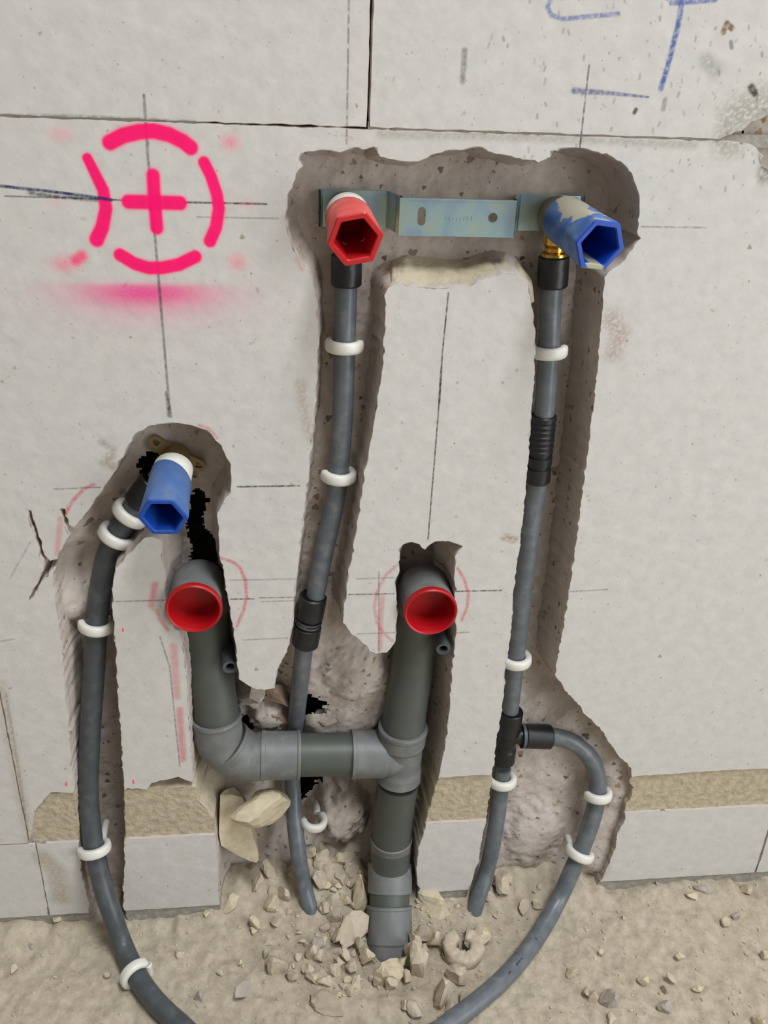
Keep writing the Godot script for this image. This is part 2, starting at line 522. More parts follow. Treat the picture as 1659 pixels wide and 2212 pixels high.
	# back of the chases, with the places where it broke through into the hollow behind
	var spots := mm3([44.5,693.5,-44,131.6,689.3,-44,217.9,691.3,-45,99.6,653.1,-42,18.2,667.5,-44,251.8,675.8,-44,46,594.3,-40,45.4,519.6,-40,33.4,415,-40,21.9,319.7,-42,34.9,266.4,-44,68.9,255.1,-36,35.4,210,-46,-8.7,199.4,-68,-25.9,227.7,-62,61.6,208.1,-40,13.7,127,-74,-1.1,71.9,-66,56.8,54.3,-60,-29.9,55.7,-52,12.6,9.6,-42,61.6,3.3,-44,36.9,-32.2,-34,118.9,362.1,-64,137.2,274.3,-64,144,161.3,-62,136.2,37.2,-58,113.8,-27.9,-55,101.5,163.6,-62,-84.5,495.5,-42,-56.3,479.2,-42,-61.4,453.4,-44,-88.9,387,-54,-68.9,331.4,-66,-72.4,257,-62,-66.5,189.5,-56,-55.3,133.4,-52,-82.1,128.7,-46,-117.7,480.6,-40,-142.8,440.7,-38,-166.3,396.7,-40,-173.2,301.6,-42,-180.4,196.4,-42,-176.6,108.3,-42,-185,16.8,-38,-175.8,400.4,-34,-191.2,445.2,-7,-189.5,420,-8,-194,395.8,-6,-168.5,448.4,-8,-200.8,384.9,-3,-194.3,456.4,-5,220.1,594.9,-44,230.5,517.6,-44,233.7,432,-44,233,336.9,-44,232.8,259.8,-42,249.1,225,-36,275.9,209.3,-26,325,161.4,-11,265.1,159.3,-30,244.9,125.6,-28,292.6,124.5,-26,337.3,125.9,-9,334.4,82.6,-8,331.5,37.5,-7,300,186,-18,254.2,33.5,-22,297.6,-0.1,-18,223.3,-0.9,-24,312.9,741.1,-6,334.8,723.8,-8,322.8,753.1,-5])
	var holes := [
		mm([-106.9,493.3,-96.7,485.6,-100.2,477.5,-103.7,469,-111.9,466.6,-115.2,475.6,-111.8,485.7]),
		mm([-75.2,451.7,-68.3,455.8,-60.7,449.8,-63.8,440.8,-65.9,430.1,-65.1,414.7,-51.2,398.7,-45.8,375.6,-41,342.3,-40.7,292.4,-61.4,293.2,-75.1,343.3,-96.4,370.4,-82.9,380.2,-77.8,394.7,-81.7,406.1,-80,428.1]),
		mm([13.5,239.9,21.3,238.4,30.9,233.6,40.5,226,34.9,222.4,38,213.8,26.6,215.5,15.6,212.1]),
		mm([-44.8,205.2,-33,201.2,-26.6,191.2,-35.7,183,-44.4,189.2]),
		mm([8.7,118.7,32.1,120.4,36.8,113.9,25.1,98.8,15.6,86.6,8.6,96.7]),
	]
	var bumps := []
	for b in [[Vector3(0.0541, 0.0786, -0.0400), 0.032, 0.04, 0.026], [Vector3(-0.0340, 0.2377, -0.0500), 0.02, 0.022, 0.018], [Vector3(-0.0153, 0.2035, -0.0500), 0.022, 0.02, 0.02], [Vector3(0.2525, 0.0652, -0.0300), 0.03, 0.05, 0.006], [Vector3(0.0602, 0.2673, -0.0380), 0.03, 0.03, 0.006]]:
		bumps.append([b[0].x, b[0].y, b[1], b[2], b[3]])
	chase_back(wall, spots, holes, bumps)
	# crumbled slope between the niche and the face of the strip below it
	var top_edge := mm3([179,622,-4,175.8,634.7,-1,168.1,641.1,0,157.4,640.9,0,144.4,637.1,0,131.5,632,0,105,629.7,0,81.8,633.3,0,75.4,631.3,-1,74.1,623.1,-4])
	var back_edge := mm3([191.1,616.8,-42,185.7,634,-43,178.6,642.3,-44,166.7,647.2,-44,152.8,647.5,-45,135.5,643.1,-45,114.3,645.4,-45,93.4,647.4,-45,81.4,641.7,-44,75.7,615.3,-42])
	var sl := new_st(true)
	var rows := []
	for i in range(0, (top_edge.size() - 1) * 8 + 1):
		var f := i / 8.0
		var k: int = min(int(f), top_edge.size() - 2)
		var a := top_edge[k].lerp(top_edge[k + 1], f - k)
		var b := back_edge[k].lerp(back_edge[k + 1], f - k)
		var row := PackedVector3Array()
		for s in 13:
			var t := s / 12.0
			var q := a.lerp(b, t)
			q.z += 0.010 * sin(t * PI) * (0.6 + 0.6 * sin(f * 1.7 + 0.5))
			var g := sin(t * PI)
			q += Vector3(0, 1, 0.6) * g * (0.002 * coarse.get_noise_3d(q.x * 3000.0, q.y * 3000.0, q.z * 3000.0) + 0.0008 * grain.get_noise_3d(q.x * 5000.0, q.y * 5000.0, q.z * 5000.0))
			row.append(q)
		rows.append(row)
	for i in rows.size() - 1:
		for s in 12:
			quad(sl, rows[i][s], rows[i + 1][s], rows[i + 1][s + 1], rows[i][s + 1])
	part("crumbled_edge", sl, M.sandy, wall)
	# the hollow core behind the chases
	var core := new_st(false)
	var lo := Vector3(-1.2, -0.05, -0.3)
	var hi := Vector3(EAST, ROOM_H, -0.1)
	box(core, lo, Vector3(hi.x, hi.y, -0.28))
	box(core, Vector3(lo.x - 0.05, lo.y, lo.z), Vector3(lo.x, hi.y, 0.0))
	box(core, Vector3(hi.x, lo.y, lo.z), Vector3(hi.x + 0.05, hi.y, 0.0))
	box(core, Vector3(lo.x, lo.y - 0.05, lo.z), Vector3(hi.x, lo.y, 0.0))
	box(core, Vector3(lo.x, ROOM_H, lo.z), Vector3(hi.x, ROOM_H + 0.05, 0.0))
	part("core", core, M.cut, wall)

# ---------------------------------------------------------------- floor
var foot := Vector3(0.0980, 0.0000, 0.0403)
var ring_at := Vector3(0.1676, 0.0040, 0.0588)

func floor_height(x: float, z: float) -> float:
	var h := 0.0035 * coarse.get_noise_2d(x * 1500.0, z * 1500.0) + 0.0012 * grain.get_noise_2d(x * 2500.0, z * 2500.0)
	h += 0.006 * smoothstep(0.0, -0.05, z)
	# debris heaped into the cavity, and sand drifted against the wall
	h += 0.027 * smoothstep(0.018, -0.042, z) * exp(-pow((x - 0.02) / 0.055, 2.0)) * (0.8 + 0.5 * coarse.get_noise_2d(x * 2500.0, z * 2500.0))
	h += 0.018 * smoothstep(0.03, -0.03, z) * exp(-pow((x - 0.25) / 0.045, 2.0))
	h += smoothstep(0.03, 0.0, z) * (0.004 + 0.012 * coarse.get_noise_2d(x * 900.0 + 40.0, 7.0))
	var rd := Vector2(x - ring_at.x, z - ring_at.z).length()
	h -= 0.03 * (1.0 - smoothstep(0.005, 0.010, rd))
	var d := Vector2(x - foot.x, (z - foot.z) * 1.1).length()
	h -= 0.012 * exp(-pow(d / 0.045, 2.0))
	h += 0.004 * exp(-pow((d - 0.075) / 0.012, 2.0)) * smoothstep(-0.01, 0.03, z)
	if x > 0.3: h += 0.004 * smoothstep(0.3, 0.36, x) * exp(-pow((z - 0.03) / 0.03, 2.0))
	return h - 0.001

func build_floor() -> void:
	var fl := structure("floor")
	var st := new_st(true)
	var x0 := -0.55
	var z0 := -0.11
	var nx := 440
	var nz := 150
	var c := 0.003
	var pts := PackedVector3Array()
	for j in nz + 1:
		for i in nx + 1:
			var x := x0 + i * c
			var z := z0 + j * c
			var e: float = min(1.0, min(min(i, nx - i), nz - j) / 12.0)
			pts.append(Vector3(x, floor_height(x, z) * e, z))
	for j in nz:
		for i in nx:
			var a := j * (nx + 1) + i
			for q in [a, a + nx + 2, a + nx + 1, a, a + 1, a + nx + 2]:
				st.set_uv(Vector2(pts[q].x, pts[q].z)); st.add_vertex(pts[q])
	part("screed", st, M.sand_mapped, fl)
	var slab := new_st(false)
	var x1 := x0 + nx * c
	var z1 := z0 + nz * c
	box(slab, Vector3(-1.2, -0.06, 0.0), Vector3(x0, 0.0, 3.0))
	box(slab, Vector3(x1, -0.06, 0.0), Vector3(EAST, 0.0, 3.0))
	box(slab, Vector3(x0, -0.06, z1), Vector3(x1, 0.0, 3.0))
	box(slab, Vector3(x0, -0.08, -0.11), Vector3(x1, -0.05, z1))
	part("slab", slab, M.sand, fl)

func build_room() -> void:
	# the rest of the room, behind the camera: side walls, ceiling and a wall with a window on the right
	for w in [["wall_west", Vector3(-1.35, -0.06, 0.0), Vector3(-1.2, ROOM_H + 0.15, 3.0)], ["wall_south", Vector3(-1.35, -0.06, 3.0), Vector3(EAST + 0.15, ROOM_H + 0.15, 3.15)], ["ceiling", Vector3(-1.35, ROOM_H, -0.3), Vector3(ROOF_X0, ROOM_H + 0.15, 3.15)]]:
		var o := structure(w[0])
		var st := new_st(false)
		box(st, w[1], w[2])
		if w[0] == "ceiling":
			box(st, Vector3(ROOF_X1, ROOM_H, -0.3), Vector3(EAST + 0.15, ROOM_H + 0.15, 3.15))
			box(st, Vector3(ROOF_X0, ROOM_H, -0.3), Vector3(ROOF_X1, ROOM_H + 0.15, ROOF_Z0))
			box(st, Vector3(ROOF_X0, ROOM_H, ROOF_Z1), Vector3(ROOF_X1, ROOM_H + 0.15, 3.15))
		part("plaster" if w[0] != "ceiling" else "slab", st, M.room, o)
	var roof := structure("window_2")
	var rf := new_st(false)
	for b in [[ROOF_X0, ROOF_Z0, ROOF_X0 + 0.06, ROOF_Z1], [ROOF_X1 - 0.06, ROOF_Z0, ROOF_X1, ROOF_Z1], [ROOF_X0 + 0.06, ROOF_Z0, ROOF_X1 - 0.06, ROOF_Z0 + 0.06], [ROOF_X0 + 0.06, ROOF_Z1 - 0.06, ROOF_X1 - 0.06, ROOF_Z1]]:
		box(rf, Vector3(b[0], ROOM_H + 0.06, b[1]), Vector3(b[2], ROOM_H + 0.12, b[3]))
	part("window_frame", rf, M.white, roof)
	var rg := new_st(false)
	box(rg, Vector3(ROOF_X0 + 0.06, ROOM_H + 0.088, ROOF_Z0 + 0.06), Vector3(ROOF_X1 - 0.06, ROOM_H + 0.092, ROOF_Z1 - 0.06))
	part("pane", rg, M.pane, roof)
	var s := structure("wall_east")
	for b in [[Vector3(EAST, -0.06, 0.0), Vector3(EAST + 0.15, ROOM_H, WIN_Z0)], [Vector3(EAST, -0.06, WIN_Z1), Vector3(EAST + 0.15, ROOM_H, 3.0)], [Vector3(EAST, WIN_Y1, WIN_Z0), Vector3(EAST + 0.15, ROOM_H, WIN_Z1)], [Vector3(EAST, -0.06, WIN_Z0), Vector3(EAST + 0.15, WIN_Y0, WIN_Z1)]]:
		var st := new_st(false)
		box(st, b[0], b[1])
		part("masonry", st, M.room, s)
	var win := structure("window_1")
	var fr := new_st(false)
	var zm := (WIN_Z0 + WIN_Z1) * 0.5
	for b in [[WIN_Z0, WIN_Y0, WIN_Z0 + 0.06, WIN_Y1], [WIN_Z1 - 0.06, WIN_Y0, WIN_Z1, WIN_Y1], [WIN_Z0 + 0.06, WIN_Y0, WIN_Z1 - 0.06, WIN_Y0 + 0.06], [WIN_Z0 + 0.06, WIN_Y1 - 0.06, WIN_Z1 - 0.06, WIN_Y1], [zm - 0.04, WIN_Y0 + 0.06, zm + 0.04, WIN_Y1 - 0.06]]:
		box(fr, Vector3(EAST + 0.06, b[1], b[0]), Vector3(EAST + 0.12, b[3], b[2]))
	part("window_frame", fr, M.white, win)
	for p in [[WIN_Z0 + 0.06, zm - 0.04], [zm + 0.04, WIN_Z1 - 0.06]]:
		var g := new_st(false)
		box(g, Vector3(EAST + 0.088, WIN_Y0 + 0.06, p[0]), Vector3(EAST + 0.092, WIN_Y1 - 0.06, p[1]))
		part("pane", g, M.pane, win)

const WIN_Z0 := 0.6
const WIN_Z1 := 1.7
const WIN_Y0 := 0.05
const WIN_Y1 := 1.6
const EAST := 1.1
const ROOM_H := 3.6
const ROOF_X0 := 0.45
const ROOF_X1 := 1.05
const ROOF_Z0 := 0.4
const ROOF_Z1 := 2.0

# ---------------------------------------------------------------- pipework
func pipe_part(called: String, p: PackedVector3Array, r, m: Material, parent: Node3D, step := 0.006, hollow := 0.0) -> MeshInstance3D:
	var st := new_st(true)
	tube(st, smooth_path(p, step), r, 28, hollow)
	return part(called, st, m, parent)

func lathe_part(called: String, a: Vector3, b: Vector3, profile: Array, m: Material, parent: Node3D, segs := 36) -> MeshInstance3D:
	var st := new_st(true)
	lathe(st, a, b - a, profile, segs)
	return part(called, st, m, parent)

# a press sleeve from a to b with rolled ends
func sleeve(called: String, a: Vector3, b: Vector3, r: float, m: Material, parent: Node3D, waist := 0.0) -> MeshInstance3D:
	var l := a.distance_to(b)
	var pr := [[0.0, 0.0], [0.0, r - 0.0012], [0.0012, r], [l * 0.42, r]]
	if waist > 0.0: pr += [[l * 0.44, r - waist], [l * 0.49, r - waist], [l * 0.5, r - waist * 0.2], [l * 0.54, r - waist * 0.2], [l * 0.55, r - waist], [l * 0.6, r - waist], [l * 0.62, r]]
	pr += [[l - 0.0012, r], [l, r - 0.0012], [l, 0.0]]
	return lathe_part(called, a, b, pr, m, parent)

# a nylon clip hooked round a pipe: a rounded band open to the wall on one side and the dowel that holds it
func clip(where: Vector3, along: Vector3, side: float, label: String, open_deg := 70.0, turn_deg := 0.0, ring := 0.0112, into := Vector3(0, 0, -0.03)) -> void:
	var t := thing("pipe_clip", label, "clip", "white nylon pipe clips")
	var ax := along.normalized()
	var u := (Vector3(0, 0, 1) - ax * ax.z).normalized()      # towards the room
	var w := ax.cross(u)
	if w.x < 0.0: w = -w
	var st := new_st(true)
	var n := 30
	var a0 := deg_to_rad(-180.0 + open_deg + turn_deg)
	var a1 := deg_to_rad(180.0 - open_deg * 0.3 + turn_deg)
	var rings := []
	for i in n + 1:
		var an: float = lerpf(a0, a1, float(i) / n) * side
		var out := u * cos(an) + w * sin(an)
		var c := where + out * ring
		var taper: float = clampf(min(i, n - i) / 3.0, 0.25, 1.0)
		var rr := PackedVector3Array()
		for k in 15:
			var q := TAU * k / 14.0
			var ex := signf(cos(q)) * pow(absf(cos(q)), 0.7)
			var ey := signf(sin(q)) * pow(absf(sin(q)), 0.7)
			rr.append(c + ax * ex * 0.0047 * taper + out * ey * 0.0033 * taper)
		rings.append(rr)
	for i in n:
		for k in 14:
			var a: Vector3 = rings[i][k]
			if side * ax.cross(u).x > 0.0: quad(st, a, rings[i + 1][k], rings[i + 1][k + 1], rings[i][k + 1])
			else: quad(st, a, rings[i][k + 1], rings[i + 1][k + 1], rings[i + 1][k])
	st.set_smooth_group(-1)
	for e in [0, n]:
		for k in 14:
			tri(st, where + (rings[e][0] + rings[e][7]) * 0.5 - where, rings[e][k], rings[e][k + 1])
	part("hook", st, M.nylon, t)
	var peg_at := where + (u * cos(a1 * side) + w * sin(a1 * side)) * ring
	lathe_part("dowel", peg_at, peg_at + into, [[-0.001, 0.0], [-0.001, 0.0026], [0.0, 0.0036], [0.024, 0.0032], [0.03, 0.0]], M.nylon, t, 16)

# a hollow construction plug: round at the fitting, hexagonal at the mouth, with the white collar it screws over
func plug(t: Node3D, a: Vector3, b: Vector3, turn: float, body: Material, mouth: Material, collar: float, skew: Vector3, r_back := 0.0152, r_corner := 0.0186) -> void:
	var dir := (b - a).normalized()
	var l := a.distance_to(b)
	if collar > 0.0:
		lathe_part("collar", a, b, [[0.0, 0.0], [0.0, r_back - 0.0012], [0.0012, r_back - 0.0002], [collar + 0.016, r_back - 0.0004], [collar + 0.016, r_back - 0.003]], M.white, t, 40)
	var u := (Vector3(1, 0, 0) - dir * dir.x).normalized()
	var w := u.cross(dir) * -1.0
	w = dir.cross(u)
	var segs := 72
	var section := func(d: float, r: float, rc: float, blend: float, sk: float) -> PackedVector3Array:
		var ring := PackedVector3Array()
		for k in segs + 1:
			var an := TAU * k / segs
			var h := fposmod(an - turn, PI / 3.0) - PI / 6.0
			var hexr := rc * cos(PI / 6.0) / cos(h)
			hexr = min(hexr, rc * 0.985)
			var out := u * cos(an) + w * sin(an)
			ring.append(a + dir * (d + sk * out.dot(skew)) + out * lerpf(r, hexr, blend))
		return ring
	var rc := r_corner
	var outer := [section.call(collar, r_back, rc, 0.0, 1.0), section.call(collar + 0.001, r_back + 0.0008, rc, 0.0, 1.0), section.call(l * 0.62, r_back + 0.0012, rc, 0.0, 0.1), section.call(l * 0.8, r_back + 0.0016, rc, 0.25, 0.0), section.call(l - 0.008, r_back + 0.0018, rc - 0.0002, 0.85, 0.0), section.call(l - 0.001, rc, rc - 0.0001, 1.0, 0.0)]
	var st := new_st(true)
	for i in outer.size() - 1:
		for k in segs:
			var vs := [[i, k], [i, k + 1], [i + 1, k + 1], [i, k], [i + 1, k + 1], [i + 1, k]]
			for q in [vs[0], vs[2], vs[1], vs[3], vs[5], vs[4]]:
				st.set_uv(Vector2(float(q[1]) / segs, (outer[q[0]][q[1]] - a).dot(dir) / 0.1))
				st.add_vertex(outer[q[0]][q[1]])
	part("body", st, body, t)
	var inr := rc - 0.0046
	var rim := [outer[outer.size() - 1], section.call(l, rc, rc - 0.001, 1.0, 0.0), section.call(l, rc, inr + 0.0008, 1.0, 0.0), section.call(l - 0.001, rc, inr, 1.0, 0.0), section.call(l - 0.056, rc, inr - 0.0014, 1.0, 0.0)]
	var sm := new_st(false)
	for i in rim.size() - 1:
		for k in segs:
			var vs := [[i, k], [i, k + 1], [i + 1, k + 1], [i, k], [i + 1, k + 1], [i + 1, k]]
			for q in [vs[0], vs[2], vs[1], vs[3], vs[5], vs[4]]:
				sm.set_uv(Vector2(float(q[1]) / segs, float(q[0]) / 5.0))
				sm.add_vertex(rim[q[0]][q[1]])
	var mid := a + dir * (l - 0.056)
	for k in segs:
		tri(sm, mid, rim[4][k], rim[4][k + 1])
	part("mouth", sm, mouth, t)

func at_path(p: PackedVector3Array, where: Vector3) -> Array:
	var best := 0
	for i in p.size():
		if p[i].distance_to(where) < p[best].distance_to(where): best = i
	return [p[best], (p[min(best + 1, p.size() - 1)] - p[max(best - 1, 0)]).normalized()]

func build_water() -> void:
	var r := 0.0081
	# pipe under the red plug
	var hot := thing("water_pipe", "grey plastic water pipe running down from the red plug behind the drain", "pipe")
	var p1 := mm3([47.2,630.4,-27,47.1,612.1,-26,46.6,582.7,-25,46.6,544.4,-25,45.5,506,-25,42.8,465.6,-25,38.3,436.1,-25,32.8,405.6,-25,27.6,373.9,-25,24.5,350.5,-25])
	var p2 := mm3([20.5,336.3,-25,16.1,306.2,-26,12.4,260.7,-32,9.5,215.2,-48,6.2,172.3,-58,4.6,135.4,-59,5.2,106.8,-50,7,82.9,-30,10.8,52.7,-16]) + mm3([15.2,22,-10.7,20,8,0.5,24.9,-10,8.4,29,-28,13.7])
	pipe_part("pipe", p1, r, M.pipe, hot)
	pipe_part("pipe", p2, r, M.pipe, hot)
	var cpl := sleeve("press_coupling", Vector3(0.0241, 0.3619, -0.0250), Vector3(0.0169, 0.3102, -0.0260), 0.0118, M.black, hot, 0.0022)
	cpl.set_meta("label", "black press coupling")
	lathe_part("coupling_ring", Vector3(0.0205, 0.3372, -0.0250), Vector3(0.0189, 0.3286, -0.0250), [[0.0, 0.0], [0.0, 0.0108], [0.005, 0.0108], [0.005, 0.0]], M.dark_grey, cpl)
	# pipe under the blue tap plug, with the tee and its branch
	var cold := thing("water_pipe", "grey water pipe from the bracket's blue plug to a black tee and looped branch", "pipe")
	var c1 := mm3([200.8,631.2,-26,201.1,617.4,-26,203.9,579.4,-25,205.4,552.2,-25,206.8,529,-25,207.9,501.1,-25,208.7,472.2,-25,208.1,450.8,-25,207.5,429,-25,208,392.7,-25,208.1,354.8,-25,209.1,315.2,-25,209.5,284.2,-25,210.3,252.2,-25,210.6,219,-25])
	pipe_part("pipe", c1, r, M.pipe, cold)
	var c2 := mm3([210.8,155,-25,210.7,132.6,-23,209.5,100.2,-18,205.9,70.4,-10]) + mm3([202.5,34,-7.2,194.3,14,4.1,185.5,-8,16.4,179.3,-28,22.3])
	pipe_part("pipe", c2, r, M.pipe, cold)
	var c3 := mm3([249.6,194.5,-24,261,193.6,-23,274.9,189.4,-21,287.9,179.6,-18,298.4,165.2,-15,304.5,146.6,-12,304.9,123.8,-7,301.5,97.7,-2,294.5,73.8,4,284.9,49.4,12]) + mm3([271.5,24,23.6,248.9,13,48.5,220.2,9,77.6,187,9,105.3,147.6,9,130.6,122.3,9,144.4]) + mm3([84, 9, 149, 46, 9, 154])
	branch_path = smooth_path(c3, 0.004)
	pipe_part("branch_pipe", c3, 0.0086, M.pipe, cold)
	rng.seed = 31
	for k in [[Vector3(0.2196, 0.0180, 0.0812), 9], [Vector3(0.2382, 0.0220, 0.0635), 1], [Vector3(0.2059, 0.0180, 0.0957), 2]]:
		var ink := new_st(false)
		var near := at_path(branch_path, k[0])
		var tt: Vector3 = near[1]
		var up := (Vector3(-0.25, 0.75, 0.6) - tt * tt.dot(Vector3(-0.25, 0.75, 0.6))).normalized()
		var sd := tt.cross(up)
		for i in k[1]:
			var c: Vector3 = near[0] + up * 0.00868 + tt * (i * 0.0021)
			var e0: float = rng.randf_range(0.0005, 0.0011)
			var w0: float = rng.randf_range(0.0005, 0.0008)
			quad(ink, c - tt * w0 - sd * e0, c + tt * w0 - sd * e0, c + tt * w0 + sd * e0, c - tt * w0 + sd * e0)
		part("print", ink, M.black, cold, "worn illegible print on the pipe").set_meta("kind", "stuff")
	for s in [[Vector3(0.2067, 0.5267, -0.0250), Vector3(0.2084, 0.4679, -0.0250)]]:
		var a: Vector3 = s[0]
		var b: Vector3 = s[1]
		var l := a.distance_to(b)
		var pr := [[0.0, 0.0], [0.0, 0.0095], [0.001, 0.0103]]
		for k in 6:
			var f := l * (0.08 + k * 0.075)
			pr += [[f, 0.0103], [f + 0.0008, 0.0097], [f + 0.0022, 0.0097], [f + 0.003, 0.0103]]
		pr += [[l * 0.55, 0.0103], [l * 0.56, 0.0088], [l * 0.6, 0.0088], [l * 0.61, 0.0103], [l * 0.72, 0.0103], [l * 0.73, 0.009], [l * 0.77, 0.009], [l * 0.78, 0.0103], [l - 0.001, 0.0103], [l, 0.0095], [l, 0.0]]
		lathe_part("press_coupling", a, b, pr, M.black, cold).set_meta("label", "long black ribbed coupling")
	var tee := lathe_part("tee", Vector3(0.2116, 0.2274, -0.0250), Vector3(0.2092, 0.1479, -0.0250), [[0.0, 0.0], [0.0, 0.0112], [0.001, 0.0118], [0.026, 0.0118], [0.028, 0.0104], [0.036, 0.0104], [0.040, 0.0098], [0.044, 0.0104], [0.046, 0.0112], [0.061, 0.0118], [0.062, 0.0108], [0.062, 0.0]], M.black, cold)
	tee.set_meta("label", "black plastic tee fitting")
	var arm := lathe_part("branch_neck", Vector3(0.2111, 0.1968, -0.0250), Vector3(0.2288, 0.1962, -0.0240), [[0.0, 0.0], [0.0, 0.009], [0.012, 0.008], [0.02, 0.008], [0.02, 0.0]], M.black, tee)
	arm.set_meta("label", "side neck of the tee")
	var ring := lathe_part("branch_ring", Vector3(0.2246, 0.1964, -0.0240), Vector3(0.2311, 0.1960, -0.0240), [[0.0, 0.0], [0.0, 0.0118], [0.003, 0.0118], [0.003, 0.0]], M.dark_grey, tee)
	ring.set_meta("label", "thin grey ring")
	sleeve("branch_sleeve", Vector3(0.2274, 0.1962, -0.0240), Vector3(0.2544, 0.1937, -0.0240), 0.0118, M.black, tee)
	# pipe under the low blue plug
	var left := thing("water_pipe", "grey plastic water pipe from the lower blue plug curving out along the floor", "pipe")
	var l1 := mm3([-112,457.2,-25,-117.5,449.1,-24,-130,430.9,-24,-141.1,409.8,-24,-149,385.8,-24,-154.9,361.1,-24,-160.8,324.5,-23,-165.6,291.3,-22,-171.4,252.5,-20,-177.9,206.7,-18,-182.7,165.2,-15,-183.7,130.6,-9,-181.3,98.1,0,-175.6,68.1,12,-166.5,44.4,27]) + mm3([-157.7,16,38.3,-139.7,11,69.8,-120.1,10,95.7,-97.6,9,117.6,-79.6,9,132.4]) + mm3([-48, 9, 137, 10, 9, 152, 44, 9, 154])
	pipe_part("pipe", l1, 0.0092, M.pipe_dark, left)
	# clips
	var hp := smooth_path(p1, 0.004)
	var hq := smooth_path(p2, 0.004)
	var cp := smooth_path(c1, 0.004)
	var cq := smooth_path(c2, 0.004)
	var lp := smooth_path(l1, 0.004)
	for k in [[hp, Vector3(0.0462, 0.5827, -0.0250), -1.0, "upper white clip on the pipe below the red plug"], [hp, Vector3(0.0441, 0.4771, -0.0250), 1.0, "white clip on the red plug pipe just above its black coupling"],
			[cp, Vector3(0.2039, 0.5794, -0.0250), -1.0, "white clip on the pipe between the wall blue plug and its ribbed coupling"], [cp, Vector3(0.2092, 0.2869, -0.0250), 1.0, "white clip on the pipe directly above the black tee"], [cq, Vector3(0.2105, 0.1414, -0.0240), 1.0, "white clip just below the foot of the black tee"],
			[branch_path, Vector3(0.3043, 0.1303, -0.0080), 1.0, "upper white clip on the looped branch pipe beside the mortar bed"], [branch_path, Vector3(0.2866, 0.0697, 0.0080), -1.0, "lower white clip on the looped branch pipe near the floor"],
			[lp, Vector3(-0.1212, 0.4442, -0.0240), -1.0, "white clip touching the lower blue plug"], [lp, Vector3(-0.1351, 0.4226, -0.0240), -1.0, "white clip second below the lower blue plug on its pipe"], [lp, Vector3(-0.1579, 0.3377, -0.0230), 1.0, "white clip third below the lower blue plug on its pipe"],
			[lp, Vector3(-0.1807, 0.1045, 0.0020), 1.0, "white clip on the lower blue plug pipe beside the base block"], [lp, Vector3(-0.1423, 0.0140, 0.0670), 1.0, "white clip on the pipe lying out on the dusty floor"]]:
		var q := at_path(k[0], k[1])
		clip(q[0], q[1], k[2], k[3], 75.0, 0.0, 0.0124 if k[0] == lp else 0.0116, Vector3(0, -0.03, -0.002) if k[1].z > 0.04 else Vector3(0, 0, -0.03))
	clip(Vector3(0.0256, 0.0888, -0.0340), Vector3(0.12, 1, 0.05), 1.0, "empty white clip hooked beside the pipe below the drain", 70.0, 0.0, 0.0106)

var branch_path: PackedVector3Array

